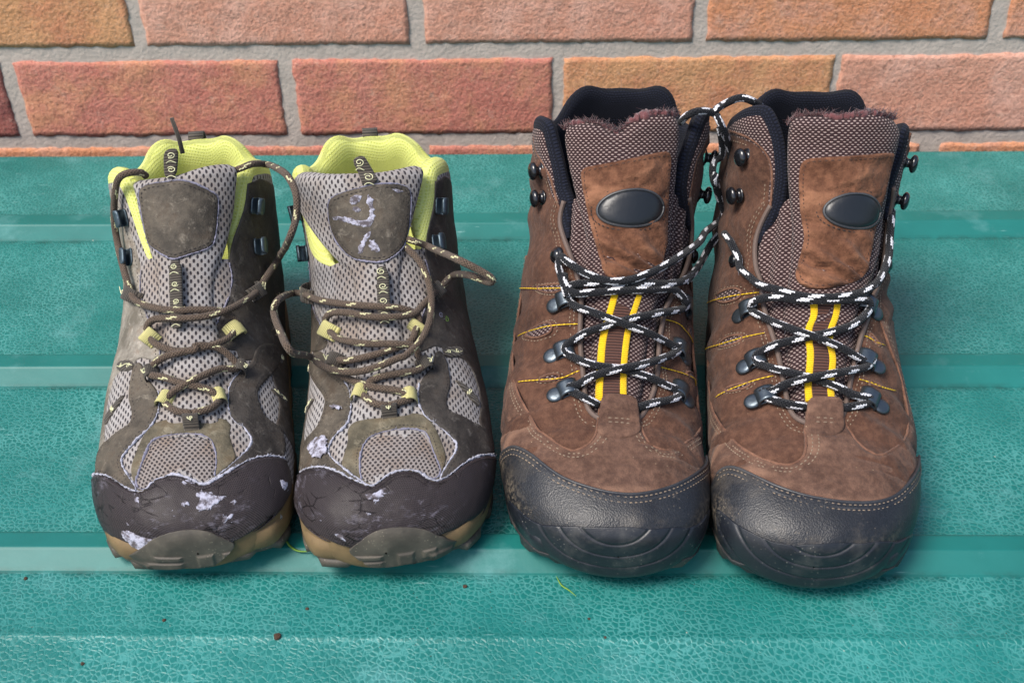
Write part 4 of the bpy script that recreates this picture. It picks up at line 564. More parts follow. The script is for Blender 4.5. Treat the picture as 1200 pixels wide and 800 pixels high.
    def grid_toe(s, name, line, mat, th=3.0, disp=None, parent=None, vback=.3, lip=.8):
        """toe bumper wrapped round the tip of the last up to a traced line"""
        NU = 361
        L = np.array(sorted(line, key=lambda p: p[0])); us = np.linspace(-1, 1, NU); u0, u1 = L[0, 0], L[-1, 0]
        vt = np.interp(us, np.r_[-1, u0-.12, L[:, 0], u1+.12, 1], np.r_[vback, vback, L[:, 1], vback, vback]); vt = np.convolve(np.pad(vt, 7, mode='edge'), np.ones(15)/15, 'valid')
        n = 84; V = []; U = []
        for i in range(n+1):
            f = i/n; v = .0015+(vt-.0015)*f; o = th*np.sqrt(np.clip(1-np.clip((f-.955)/.045, 0, 1)**2, 0, 1))-.3
            P = last_point(s.k, s.m, us, v); N = last_normal(s.k, s.m, us, v)
            if disp is not None: o = o+disp(P, f)
            V.append((P+N*np.asarray(o)[..., None])*s.s); U.append(np.stack([us*LP, np.full(NU, f*40)], 1))
        F = [(i*NU+j, i*NU+j+1, (i+1)*NU+j+1, (i+1)*NU+j) for i in range(n) for j in range(NU-1)]
        V = np.concatenate(V); 
        o = link_mesh(name, V, F, mat, parent or s.root, np.concatenate(U)); return o
    def outline(s, grow, n=150):
        """plan outline of the shoe grown by a margin (mm, local)"""
        U, V = np.meshgrid(np.linspace(-1, 1, 90), np.linspace(0, .86, 120)); P = last_point(s.k, s.m, U, V).reshape(-1, 3); P = P[P[:, 2] < 45]
        ys = np.linspace(P[:, 1].min(), P[:, 1].max(), 90); lo = []; hi = []
        for y in ys:
            k = np.abs(P[:, 1]-y) < 5; lo.append(P[k, 0].min()); hi.append(P[k, 0].max())
        sm = lambda a: np.convolve(np.pad(a, 3, mode='edge'), np.ones(7)/7, 'valid'); lo, hi = np.array(lo), np.array(hi); lo[4:-4], hi[4:-4] = sm(lo)[4:-4], sm(hi)[4:-4]
        mid = (lo+hi)/2; f = np.sqrt(np.clip(1-np.clip(1-(ys-ys[0])/7, 0, 1)**2, 0, 1))*np.sqrt(np.clip(1-np.clip(1-(ys[-1]-ys)/22, 0, 1)**2, 0, 1))
        lo, hi = mid+(lo-mid)*f, mid+(hi-mid)*f
        X = np.vstack([np.c_[hi, ys], np.c_[lo, ys][::-1][1:-1]]); X = resample(chaikin(X, 2, True), 2.0, True)
        tg = np.roll(X, -2, 0)-np.roll(X, 2, 0); tg /= np.linalg.norm(tg, axis=1, keepdims=True); X = X+np.stack([tg[:, 1], -tg[:, 0]], 1)*grow
        return resample(X, np.linalg.norm(np.diff(np.vstack([X, X[:1]]), axis=0), axis=1).sum()/n, True)[:n]
    def sole(s, name, mat, rings, spring=10.0, spring_len=55.0, teeth=None, parent=None):
        """rings: (grow, z at the back, z at the toe)"""
        Ls = [s.outline(g) for g, _, _ in rings]; n = min(map(len, Ls)); V = []
        for (g, zb, zt), L in zip(rings, Ls):
            L = L[:n]; y = np.clip((L[:, 1])/spring_len, 0, 1); z = zt+(zb-zt)*(1-(1-y)**2)
            if teeth: L = L.copy(); L += teeth(L, z, g)
            V.append(np.c_[L, z])
        m = len(V); F = [(i*n+j, i*n+(j+1) % n, (i+1)*n+(j+1) % n, (i+1)*n+j) for i in range(m-1) for j in range(n)]
        V = np.concatenate(V); c0 = V[:n].mean(0); c1 = V[-n:].mean(0); V = np.vstack([V, c0, c1])
        F += [(m*n, (j+1) % n, j) for j in range(n)]+[(m*n+1, (m-1)*n+j, (m-1)*n+(j+1) % n) for j in range(n)]
        return link_mesh(name, V*s.s, F, mat, parent or s.root)

# ------------------------------------------------------------------ hardware
def put_ring(r, t, seg=18, sides=8, sx=1, sy=1):
    a = np.linspace(0, 2*math.pi, seg+1); P = np.stack([r*sx*np.cos(a), r*sy*np.sin(a), 0*a], 1); return tube(P, t, sides, (0, 0, 1), False)
def clasp(s, q, side, turn, name='lace_clasp'):
    """riveted plate with a bent strap the lace runs through; +x towards the throat"""
    bag = Bag(); V, F = lathe([(3.3, 0), (3.5, .5), (3.2, 1.1), (2.2, 1.5), (1.0, 1.6)], 18); V[:, 0] = V[:, 0]*1.05-4.2; bag.add(V, F)
    # strap: sheet bent over the lace
    ang = np.linspace(-.2, math.pi*1.08, 12); W = np.linspace(-3.6, 3.6, 7); vs_ = []
    for k, rad in enumerate((3.9, 3.1)):
        for a in ang:
            for wd in W: vs_.append((1.2-rad*1.05*math.cos(a), wd*(1-.10*abs(math.sin(a))), .6+rad*math.sin(a)*.95))
    nA, nW = len(ang), len(W); F = []; o = nA*nW
    for i in range(nA-1):
        for j in range(nW-1):
            F.append((i*nW+j, i*nW+j+1, (i+1)*nW+j+1, (i+1)*nW+j)); F.append((o+i*nW+j, o+(i+1)*nW+j, o+(i+1)*nW+j+1, o+i*nW+j+1))
        F.append((i*nW, (i+1)*nW, o+(i+1)*nW, o+i*nW)); F.append((i*nW+nW-1, o+i*nW+nW-1, o+(i+1)*nW+nW-1, (i+1)*nW+nW-1))
    bag.add(vs_, F)
    V, F = rbox(6.5, 6.2, 1.0); V[:, 0] -= .8; V[:, 2] += .5; bag.add(V, F)
    V = np.concatenate(bag.V); V[:, 0] *= side
    if side < 0: bag.F = [f[::-1] for f in bag.F]
    return link_mesh(name, s.put(V*[1.32, 1.25, 1.2], q, .6, turn), bag.F, 'gunmetal', s.root)
def ball_hook(s, q, turn=0, tip=(0, 0), name='ball_hook', k=1.0):
    V, F = lathe([(4.2, 0), (4.2, .8), (3.2, 1.2), (2.2, 2.2), (2.1, 4.2), (3.2, 4.8), (4.3, 6.0), (4.5, 7.4), (3.9, 8.9), (2.4, 9.9), (.8, 10.2)], 22)
    V = V*k*[1.12, 1.12, .8]; V[:, 0] *= .95; V[:, 1] *= 1.1; V[:, 0] += V[:, 2]*tip[0]; V[:, 1] += V[:, 2]*tip[1]
    o = link_mesh(name, s.put(V, q, .8, turn), F, 'black_enamel', s.root); return o
def eyelet(s, q, name='eyelet'):
    b = Bag(); b.add(*put_ring(3.2, 1.6)); V, F = lathe([(3.4, -.5), (3.5, 1.2), (2.6, 2.4), (1.2, 2.8)], 16); b.add(V, F)
    return link_mesh(name, s.put(np.concatenate(b.V), q, 1.6), b.F, 'black_enamel', s.root)
def open_hook(s, q, side, name='lace_hook'):
    """sheet metal hook: base plate, neck and curled lip facing outwards"""
    prof = [(-3.0, .3), (1.5, .3), (3.2, .7), (4.0, 2.2), (3.6, 4.2), (2.0, 5.4), (-.5, 5.8), (-2.4, 5.4), (-3.2, 4.6)]; W = [(-4.7, .5), (-4.2, .8), (-2.8, 1), (2.8, 1), (4.2, .8), (4.7, .5)]
    P = resample(chaikin(np.array(prof), 1), 1.0); tg = np.gradient(P, axis=0); tg /= np.linalg.norm(tg, axis=1, keepdims=True); nr = np.stack([-tg[:, 1], tg[:, 0]], 1); V = []; nW = len(W); nP = len(P)
    for sg in (.45, -.45):
        for p, n in zip(P, nr):
            for w_, k in W: V.append(((p[0]+n[0]*sg)*k*side, w_, p[1]+n[1]*sg))
    F = []; o = nP*nW
    for i in range(nP-1):
        for j in range(nW-1): F.append((i*nW+j, i*nW+j+1, (i+1)*nW+j+1, (i+1)*nW+j)); F.append((o+i*nW+j, o+(i+1)*nW+j, o+(i+1)*nW+j+1, o+i*nW+j+1))
        F.append((i*nW, (i+1)*nW, o+(i+1)*nW, o+i*nW)); F.append((i*nW+nW-1, o+i*nW+nW-1, o+(i+1)*nW+nW-1, (i+1)*nW+nW-1))
    for j in range(nW-1): F.append((j, o+j, o+j+1, j+1)); F.append(((nP-1)*nW+j, (nP-1)*nW+j+1, o+(nP-1)*nW+j+1, o+(nP-1)*nW+j))
    return link_mesh(name, s.put(np.array(V), q, 1.2), F, 'steel_blue', s.root)
def laces(s, lists, mat, r=2.65, name='lace'):
    for i, P in enumerate(lists):
        L = spline(np.array(P), 2.0)*s.s
        L = L+np.stack([nzv(L, .03, 5+i), nzv(L, .03, 9+i), nzv(L, .03, 13+i)], 1)*.5
        wr = r*(1+.05*nzv(L, .08, 2.0)); V, F, U = tube(L, wr, 12); U = U.copy(); U[:, 0] += 37.3*i; U[:, 1] = np.mod(U[:, 1]+0*U[:, 0], 1.0001)
        lo = link_mesh(name, V, F, mat, s.root, U)
        hb = Bag(); ks = RNG.integers(2, len(L)-2, len(L)//2)
        for k in ks:
            d = RNG.normal(0, 1, 3); d /= np.linalg.norm(d); a = L[k]+d*r*.9; hb.add(*tube(np.array([a, a+d*.5+RNG.normal(0, .3, 3), a+d*.8+RNG.normal(0, .7, 3)]), [.1, .08, .05], 3, None, False))
        tag(hb.build('lace_fuzz', 'thread_pale' if 'brown' in mat else 'lilac_fray', lo), kind='stuff')
def curl(s, bag, c, r, turns, a0, off, hand=1, wire=.33):
    a = np.linspace(0, turns*2*math.pi, int(14*turns)+2); rr = r*(1-.75*a/a[-1]); P = np.stack([c[0]+rr*np.cos(a0+hand*a), c[1]+rr*np.sin(a0+hand*a)], 1)
    o = off(P) if callable(off) else np.full(len(P), float(off)); bag.add(*tube(s.pt(P, o), wire, 5))
def stroke(s, bag, pts, off, wire=.33):
    P = spline(np.array(pts, float), .8); o = off(P) if callable(off) else np.full(len(P), float(off)); bag.add(*tube(s.pt(P, o), wire, 5))
def fuzz(s, bag, line, off, count, length=4.0, spread=2.0, wire=.16, out=(0, 1)):
    """loose broken fibres along an edge"""
    L = resample(chaikin(line, 2), .5); p = L[RNG.integers(0, len(L), count)]; o = (off(p) if callable(off) else np.full(count, float(off)))+RNG.uniform(-1, .6, count)
    d = np.stack([RNG.normal(out[0], .8, count), RNG.normal(out[1], .6, count)], 1); ln = (length*RNG.uniform(.3, 1, count))[:, None]
    A = s.pt(p, o); B = s.pt(p+d*ln*.4+RNG.normal(0, .3, (count, 2)), o+RNG.uniform(-.3, 1, count)); C = s.pt(p+d*ln*.8+np.stack([RNG.normal(0, spread*.5, count), RNG.normal(0, .6, count)], 1), o+RNG.uniform(-.6, 1.6, count))
    for t in zip(A, B, C): bag.add(*tube(np.array(t), [wire, wire*.8, wire*.4], 3, None, False))

# ------------------------------------------------------------------ the brown pair
def build_brown(b, name, label):
    s = Shoe(b); D = s.D; s.root.name = name; tag(s.root, label, 'boot', 'pair of brown leather walking boots')
    pq = s.pq
    cap, bump = pq(D['cap']), pq(D['bump']); vamp = pq(D['vamp']); thr = pq(D['throat']); tong = pq(D['tongue']); patch = pq(D['patch'])
    wL, wR, sL, sR = (pq(D[k]) for k in ('wovL', 'wovR', 'suedeL', 'suedeR'))
    Q = lambda u, v: pq([(u, v)])[0]
    # heights of the tongue pad, so that what lies on it follows it
    tl = resample(chaikin(tong, 2, True), 1.6, True)
    def pad(P, ex=0.0):
        d = np.where(inside(P, tl), bdist(P, [tl]), 0); k = np.clip(d/6, 0, 1)
        return -6+7*np.sqrt(1-(1-k)**2)+2.5*(1-np.exp(-d/9))+ex
    # soles
    lug = lambda L, z, g: np.stack([0*L[:, 0], 0*L[:, 0]], 1) if g > .5 else (L-L.mean(0))*(-.02*((np.arange(len(L)) % 6) < 3))[:, None]
    s.sole('outsole', 'rubber_black', [(-8, 0, 12), (-2.5, 0, 11), (-.2, 1.5, 12.5), (.8, 9, 17), (1, 10, 18), (0, 11, 19)], teeth=lug)
    s.sole('midsole', 'rubber_navy', [(-4, 9.5, 16), (0, 10, 17), (1, 13, 19), (1, 20, 22), (.2, 24, 25), (-4, 25, 26)])
    # shell: quarter with the throat cut out
    rimv_back = .965
    backL = [(-.58, .865), (-.75, .85), (-1, .84)]
    shell = np.vstack([[Q(-1, .02)], [Q(u, .02) for u in np.linspace(-.9, .9, 19)], [Q(1, .02)], pq([(1, .45)]), pq([(1, .84), (.75, .85), (.58, .865)]), sR[::-1], thr[::-1], sL, pq(backL), pq([(-1, .45)])])
    wr = lambda P: 1.4*np.sin(P[:, 1]*.24+nzv(P, .03, 4.0)*6)*np.clip((P[:, 1]-60)/30, 0, 1)+1.6*nzv(P, .035, 1.5)+.5*nzv(P, .14, 4.0)
    s.panel('quarter', shell, 'suede_brown', off=-.8, th=1.4, edge=1.6, h=3.4, disp=wr, smooth=1)
    # gusset seen between tongue and eyelets, inside of the throat
    c = thr.mean(0); g = c+(thr-c)*[1.18, 1.04]; 
    fold = lambda P: 1.5*np.sin(P[:, 0]*.55+nzv(P, .05, 8.0)*3)
    s.panel('gusset', g, 'woven_brown', off=-7.5, th=4.2, edge=4, puff=2.0, disp=fold, h=2.4)
    s.panel('tongue', tong, 'woven_brown', off=-6, th=7, edge=6, puff=2.5, pl=9, both=True, h=2.2, disp=lambda P: 2.2*nzv(P, .06, 2.0)+.8*nzv(P, .15, 5.0))
    # collar
    tL, tR = thr[:3][::-1], thr[-3:]
    top = [(-.5, .925), (-.58, .91), (-.68, .905), (-.75, .925), (-.8, .965), (-.86, .982), (-.93, .97), (-1, .972)]
    rim = np.vstack([tL[:2]+[1.5, 0], wL, pq(top), pq([(-2-u, v) for u, v in top[::-1][1:]]), (np.vstack([tR[:2]+[-1.5, 0], wR])-[2*LP, 0])[::-1]])
    cf = np.vstack([wL+[0, 0], pq(top), pq([(-1, .8), (-.75, .8), (-.58, .82)]), sL[::-1]+[-3, -3]])
    cf2 = np.vstack([wR, pq([(-u, v) for u, v in top]), pq([(1, .8), (.75, .8), (.58, .82)]), sR[::-1]+[3, -3]])
    for poly in (cf, cf2): s.panel('collar_fabric', poly, 'woven_brown', off=-1.6, th=1.6, edge=1.8, puff=2.0, pl=5, h=2.6)
    s.collar('collar_lining', rim, 'knit_navy', r=4.1, off0=.3, deep=85)
    # vamp with side wings, toe cap, bumper
    ul, ur = D['vamp'][0], D['vamp'][-1]
    side_r = [(ur[0]+.12, ur[1]), (.8, .72), (.85, .5), (.8, .35), (.6, .2), (.35, .12)]
    side_l = [(-a, v) for a, v in side_r[1:]][::-1]+[(ul[0]-.12, ul[1])]
    vp = np.vstack([vamp, pq(side_r), pq([(.2, .17), (.0, .19), (-.2, .17)]), pq(side_l)])
    vq = vamp[:, 1].min()
    def dent(P):
        o = 1.3*nzv(P, .045, 6.0)+.5*nzv(P, .13, 3.0)
        for k, (x0, sl, dq, dp) in enumerate(((0, .25, -4, 1.5), (0, .12, 5, 2.0), (0, .32, 14, 1.6), (0, -.1, -13, .8), (0, .2, 24, 1.3))):      # flex creases across the ball of the foot
            d = P[:, 1]-(vq+dq)-sl*np.abs(P[:, 0])-3*nzv(P, .05, 11.0+k); o = o-dp*np.exp(-(d/1.6)**2)*np.clip(np.abs(P[:, 0])/14-.3, 0, 1)
        return o*np.clip((P[:, 1]-cap[:, 1].min()-3)/10, 0, 1)
    vo = s.panel('vamp', vp, 'suede_vamp', off=.2, th=1.5, edge=1.1, h=2.6, disp=dent, smooth=1)
    cl_, cr_ = D['cap'][0], D['cap'][-1]; bl = np.array(sorted(D['bump'])); low = pq(np.c_[bl[:, 0], bl[:, 1]-.05])[::-1]
    cp = np.vstack([cap, pq([(cr_[0]+.08, cr_[1]-.004), (cr_[0]+.17, cr_[1]-.05), (.68, .27)]), low, pq([(-.68, .27), (cl_[0]-.17, cl_[1]-.05), (cl_[0]-.08, cl_[1]-.004)])])
    co = s.panel('toe_cap', cp, 'toe_leather_black', off=.9, th=1.9, edge=1.4, h=2.4, disp=lambda P: .5*nzv(P, .06, 3.0), smooth=1)
    pb = Bag(); s.cord(pb, s.offline(cap, -1.0), 2.4, .75); s.cord(pb, s.offline(cap, -4.6), 2.55, .45); pb.build('piping', 'bead_black', co)
    def grooves(P, f):      # concentric arcs moulded into the bumper
        x, z = P[:, 0]-7*s.m, P[:, 2]; o = np.zeros(len(P))
        for k, R in enumerate((19, 27, 35.5, 44)):
            d = np.abs(np.hypot(x*.85, (z-48)*1.15)-R); o -= .55*np.exp(-(d/.6)**2)
        return o
    s.grid_toe('toe_bumper', D['bump'], 'rubber_navy', th=3.9, disp=grooves)
    # suede tab that closes the foot of the throat
    tb = pq(D['tab']); q0, q1 = tb[:, 1].min(), tb[:, 1].max(); ramp_ = lambda P: (lambda k: k*k*(3-2*k))(np.clip((P[:, 1]-q0)/(.7*(q1-q0)), 0, 1)); toff = lambda P: .9+dent(P)*(1-ramp_(P))+3.4*ramp_(P)
    to = s.panel('vamp_tab', tb, 'suede_vamp', off=toff, th=1.3, edge=.9, h=1.6)
    ts_ = Bag(); qa = q0+.42*(q1-q0); xa, xb = tb[:, 0].min()+4, tb[:, 0].max()-4
    for dq in (0, 2.3): s.stitch(ts_, np.array([(xa, qa-dq), (xb, qa-dq)]), lambda P: toff(P)+1.3)
    tag(ts_.build('tab_stitching', 'thread_pale', to), kind='stuff')
    # throat piping, stitches
    tp = Bag(); s.cord(tp, thr, .7, 1.45, 8); tp.build('throat_piping', 'piping_taupe', s.root)
    eb = Bag(); s.cord(eb, vamp, lambda P: 1.1+.5*dent(P), .8, 6, .12); s.cord(eb, sL, .6, .9, 6, .15); s.cord(eb, sR, .6, .9, 6, .15); eb.build('cut_edge', 'suede_edge', vo)
    st = Bag()
    wrk = lambda P: 2.2*nzv(P, .09, 5.0)+2.6*np.sin((P[:, 1]+.5*P[:, 0])*.55+nzv(P, .05, 9.0)*4)*np.clip(1-np.abs(P[:, 1]-patch[:, 1].min()-14)/26, 0, 1)+.9*nzv(P, .16, 1.0)
    for d in (-2.4, -4.6): s.stitch(st, s.offline(vamp[:18], d), lambda P: 1.8+dent(P)); s.stitch(st, s.offline(vamp[24:], d), lambda P: 1.8+dent(P))
    tabs = pq(D['vamp'])[17:25]
    for d in (-3.2, -5.2): s.stitch(st, s.offline(thr, d), lambda P: .75+wr(P))
    for d in (-2.8, -5.8): s.stitch(st, s.offline(cap, d), 2.9, 1.9, 1.1, .5)
    pst = Bag(); s.stitch(pst, s.inset(patch, 2.2), lambda P: pad(P, 1.7)+.6*wrk(P), closed=True)
    s.stitch(st, s.offline(sL, 4), .7); s.stitch(st, s.offline(sR, -4), .7)
    # mesh eyes with yellow thread
    for e, t in D['eyes']:
        yb = Bag()
        e, t = pq(e), pq(t); s.panel('mesh_insert', e, 'woven_brown', off=lambda P: .5+wr(P), th=.5, edge=1.0, h=1.8)
        rb = Bag(); L = np.vstack([chaikin(e, 2, True), chaikin(e, 2, True)[:1]]); s.cord(rb, L, lambda P: .95+wr(P), .75, 6, .1, smooth=0); rb.build('insert_edge', 'suede_edge', s.root)
        cc = e.mean(0); s.stitch(st, resample(chaikin(cc+(e-cc)*1.35, 2, True), 1, True), lambda P: .8+wr(P), closed=True)
        s.cord(yb, t, lambda P: 1.4+wr(P), .22, 5, .2); s.stitch(yb, resample(chaikin(t, 2), 1), lambda P: 1.4+wr(P), 1.9, .7, .6); yb.build('yellow_thread', 'thread_yellow', s.root)
    tag(st.build('stitching', 'thread_pale', s.root), kind='stuff')
    # tongue patch with oval badge, webbing with yellow stripes
    po = s.panel('tongue_patch', patch, 'leather_tan', off=lambda P: pad(P, -.3), th=1.9, edge=1.2, h=1.9, disp=wrk)
    bc, ba, bb, br = D['badge']; bc = pq([bc])[0]; a = np.linspace(0, 2*math.pi, 40)[:-1]; br = math.radians(br)
    el = bc+np.stack([ba*np.cos(a)*math.cos(br)-bb*np.sin(a)*math.sin(br), ba*np.cos(a)*math.sin(br)+bb*np.sin(a)*math.cos(br)*1.0], 1)
    bo = s.panel('badge', el, 'badge_rubber', off=lambda P: np.full(len(P), pad(bc[None], 1.4)[0]), th=1.6, edge=4.5, h=1.8, puff=.8, parent=po, smooth=0)
    rb = Bag(); L = np.vstack([el, el[:1]]); s.cord(rb, L, lambda P: np.full(len(P), pad(bc[None], 1.9)[0]), .8, 8, smooth=0); rb.build('badge_rim', 'bead_black', bo)
    cc = bc; s2 = Bag(); s.stitch(s2, resample(cc+(el-cc)*1.2, 1, True), lambda P: pad(P, 1.8), closed=True); tag(s2.build('badge_stitching', 'thread_dark', po), kind='stuff')
    tag(pst.build('patch_stitching', 'thread_brown', po), kind='stuff')
    l1, l2 = (pq(x) for x in D['stripe'])
    web = np.vstack([l1+[-1.2, 0], (l2+[1.2, 0])[::-1]]); wo = s.panel('tongue_webbing', web, 'webbing_brown', off=lambda P: pad(P, -.1), th=.8, edge=.8, h=1.9, smooth=0)
    for l in (l1, l2):
        l = chaikin(l, 2); s.panel('yellow_stripe', np.vstack([l+[-1.55, 0], (l+[1.55, 0])[::-1]]), 'webbing_yellow', off=lambda P: pad(P, .5), th=.8, edge=.7, h=1.4, smooth=0, parent=wo)
    # worn wool at the top edges
    fb = Bag(); n = len(tong); topline = tong[:9]
    s.cord(fb, topline, lambda P: pad(P, 1.0)+1.5, 1.9, 7, .45, .8); fuzz(s, fb, topline, lambda P: pad(P)+3, 700, 3.2, 2.4)
    bk = pq(top[1:]+[(-2-u, v) for u, v in top[::-1][1:-1]]); s.cord(fb, bk, 1.0, 1.0, 6, .5, 1.2); fuzz(s, fb, bk, 1.0, 130, 3.5)
    tag(fb.build('worn_wool_edge', 'burgundy_wool', s.root), kind='stuff')
    # hardware
    for side, key in ((1, 'dL'), (-1, 'dR')):
        for i, q in enumerate(pq(D[key])): clasp(s, q, side, (12 if side > 0 else -14)+random.uniform(-4, 4))
    for q in pq(D['eyL']): eyelet(s, q)
    for q in pq(D['eyR']): eyelet(s, q)
    for side, key in ((-1, 'ballL'), (1, 'ballR')):
        for q in pq(D[key]): ball_hook(s, q, k=.92)
    laces(s, D['lace'], 'lace_black', 2.1)
    return s

# ------------------------------------------------------------------ the grey pair
def build_grey(b, name, label):
    s = Shoe(b); D = s.D; s.root.name = name; tag(s.root, label, 'shoe', 'pair of grey mesh walking shoes')
    pq = s.pq; Q = lambda u, v: pq([(u, v)])[0]
    cap, bump, tong, patch = (pq(D[k]) for k in ('cap', 'bump', 'tongue', 'patch')); rL, rR = pq(D['rimL']), pq(D['rimR'])
    tl = resample(chaikin(tong, 2, True), 1.6, True)
    def pad(P, ex=0.0):
        d = np.where(inside(P, tl), bdist(P, [tl]), 0); k = np.clip(d/5, 0, 1)
        return -3.5+5.5*np.sqrt(1-(1-k)**2)+2.2*(1-np.exp(-d/8))+ex
    lug = lambda L, z, g: (L-np.array([0, 110.]))*(np.where((np.arange(len(L)) % 7) < 4, .012, -.022))[:, None]
    s.sole('outsole', 'rubber_grey', [(-8, 0, 11), (-2.5, 0, 10), (-.4, 1.5, 11), (0, 6, 13.5), (-1, 8, 15)], teeth=lug)
    s.sole('midsole', 'midsole_tan', [(-4, 7, 14), (-1, 7.5, 14.5), (.4, 10, 16), (.5, 17, 20), (-.4, 23, 25), (-4, 24, 26)])
    top = [(-.45, .885), (-.56, .87), (-.66, .875), (-.74, .895), (-.8, .93), (-.87, .948), (-.93, .935), (-1, .94)] 
    shell = np.vstack([[Q(-1, .02)], [Q(u, .02) for u in np.linspace(-.9, .9, 19)], [Q(1, .02)], pq([(1, .45)]), pq([(-u, v) for u, v in top[::-1]]), rR[::-1], rL, pq(top), pq([(-1, .45)])])
    wr = lambda P: 1.2*nzv(P, .04, 2.0)+.5*nzv(P, .14, 6.0)+.18*nzv(P, .5, 1.0)
    s.panel('mesh_upper', shell, 'mesh_grey', off=-.6, th=1.0, edge=1.5, h=3.2, disp=wr, smooth=1)
    # padded mesh either side of the tongue
    s.panel('tongue', tong, 'mesh_grey', off=-3.5, th=5.5, edge=5, puff=2.2, pl=8, both=True, h=2.2, disp=lambda P: .7*nzv(P, .05, 4.0)-1.6*np.exp(-((P[:, 1]-thr_q)/2.2)**2))
    rim = np.vstack([rL, pq(top), pq([(-2-u, v) for u, v in top[::-1][1:]]), (rR-[2*LP, 0])[::-1]])
    s.collar('collar_lining', rim, 'knit_lime', r=4.6, off0=.2, deep=70, rr=lambda L: np.interp(L[:, 1], [L[:, 1].min(), L[:, 1].min()+25], [3.4, 6.5]))
    # overlays
    def fray(parent, line, off=1.1, r=.75, j=.5, col='lilac_fray'):
        f = Bag(); s.cord(f, line, off, r, 6, j, 1.0); fuzz(s, f, line, off, int(len(resample(line, 1))*.8), 1.6, .8, .14, (0, 0)); tag(f.build('frayed_edge', col, parent), kind='stuff')
    st = Bag()
    fr = s.panel('vamp_overlay', pq(D['frame']), 'overlay_olive', off=-.2, th=1.2, edge=1.0, holes=[pq(D['hole'])], h=2.2, disp=wr)
    s.panel('mesh_window', (pq(D['hole'])-pq(D['hole']).mean(0))*1.03+pq(D['hole']).mean(0), 'mesh_fine', off=-.3, th=.9, edge=2, puff=.6, h=2.4)
    hl = pq(D['hole']); fray(fr, np.vstack([hl[:14]]), lambda P: .75+wr(P)*.6, .55, .45, 'lilac_peel'); s.stitch(st, s.offline(hl[:14], 2.0), lambda P: 1.05+wr(P), 1.1, .8, .4)
    for sgn, key in ((-1, 'sideL'), (1, 'sideR')):
        poly = pq(D[key]); mat = 'overlay_shaded' if sgn > 0 else 'overlay_brown'  # right side darker than left: side light painted into the overlay colour
        extra = pq([(sgn*.62, .40), (sgn*.66, .36)])
        ov = s.panel('side_overlay', poly, mat, off=.3, th=1.3, edge=1.0, h=2.3, disp=wr)
        n = len(poly); lat = D['lat'] == sgn
        line = poly[2:13] if lat else poly[3:13]; fray(ov, line, lambda P: 1.0+wr(P)*.6, .55, .6)
        s.stitch(st, s.inset(poly, 2.2), lambda P: 1.65+wr(P), 1.3, 1.0, .45, closed=True)
    for sgn, key in ((-1, 'quartL'), (1, 'quartR')):
        u = D[key] if (b == 2 or sgn*D['lat'] > 0) else [(-a, v) for a, v in D['quartL']]
        poly = np.vstack([pq(u), pq([(sgn*.62, .42), (sgn*.78, .5), (sgn*.92, .58), (sgn*1, .66), (sgn*1, .9), (sgn*.75, .875), (sgn*.55, .85)])])
        mat = ('overlay_lit' if b == 1 else 'overlay_brown') if sgn < 0 else 'overlay_shaded'  # tone follows the light from the left, painted in by choice of material
        ov = s.panel('quarter', poly, mat, off=-.1, th=1.1, edge=1.0, h=2.8, disp=wr, smooth=1)
        fray(ov, pq(u)[4:9], lambda P: .9+wr(P)*.7, .45, .4, 'lilac_peel'); s.stitch(st, s.offline(pq(u)[:9], 2.4*(1 if sgn > 0 else -1)), lambda P: 1.05+wr(P), 1.3, 1.0, .45)
    for i, tq in enumerate(D['tapes']):
        t = pq(tq); to = s.panel('side_tape', t, 'webbing_dark', off=lambda P: .5+wr(P), th=.9, edge=.7, h=1.8, smooth=1)
        cb = Bag(); c = t.mean(0); ax = (t[1]+t[2]-t[0]-t[3])/2; ax = ax/np.linalg.norm(ax)
        half = np.linalg.norm(t[1]+t[2]-t[0]-t[3])/4
        for k in (-.55, .3): curl(s, cb, c+ax*k*half, 1.25, 1.1, k*4, lambda P: 1.5+wr(P), 1 if k > 0 else -1, .24)
        stroke(s, cb, [c-ax*half*.9, c-ax*half*.3+[0, .8], c+ax*half*.3-[0, .8], c+ax*half*.85], lambda P: 1.5+wr(P), .24); cb.build('swirl_thread', 'thread_cream', to)
    # toe cap, worn patches, bumper
    bl = np.array(sorted(D['capbot'])); low = pq(np.c_[bl[:, 0], np.maximum(bl[:, 1]-.03, .01)])[::-1]
    cp = np.vstack([cap, low])
    co = s.panel('toe_cap', cp, 'toe_synthetic', off=.9, th=1.8, edge=1.3, h=2.3, disp=lambda P: .8*nzv(P, .05, 5.0)+.25*nzv(P, .3, 2.0), smooth=1)
    fray(co, s.offline(cap, .6), 1.7, .62, .65)
    rb = Bag(); s.cord(rb, s.offline(cap, -1.8), 2.35, .7); s.cord(rb, s.offline(cap, -3.6), 2.45, .4); rb.build('cap_bead', 'toe_synthetic', co)
    s.stitch(st, s.offline(cap, -2.8), 2.75, 1.3, .9, .4)
    flakes = [pq(p) for p in D['peel']]
    for p in list(flakes):
        for _ in range(5):
            cc = p.mean(0)+RNG.normal(0, 9, 2); ang = np.sort(RNG.uniform(0, 6.28, 7)); rr_ = RNG.uniform(.5, 2.0)
            if cc[1] < cap[:, 1].min()+4 and cc[1] > low[:, 1].min()+10: flakes.append(cc+np.stack([np.cos(ang)*rr_*1.6, np.sin(ang)*rr_*.7], 1)*RNG.uniform(.5, 1.2, (7, 1)))
    for p in flakes:
        L = resample(chaikin(p, 1, True), .8, True); L = L+RNG.normal(0, .6, L.shape)
        s.panel('worn_patch', L, 'peel_patch', off=2.5, th=.4, edge=.5, h=1.5, smooth=0, parent=co, disp=lambda P: .4*nzv(P, .5, 1.0))
    s.grid_toe('midsole_wrap', D['capbot'], 'midsole_tan', th=1.5, vback=.44)
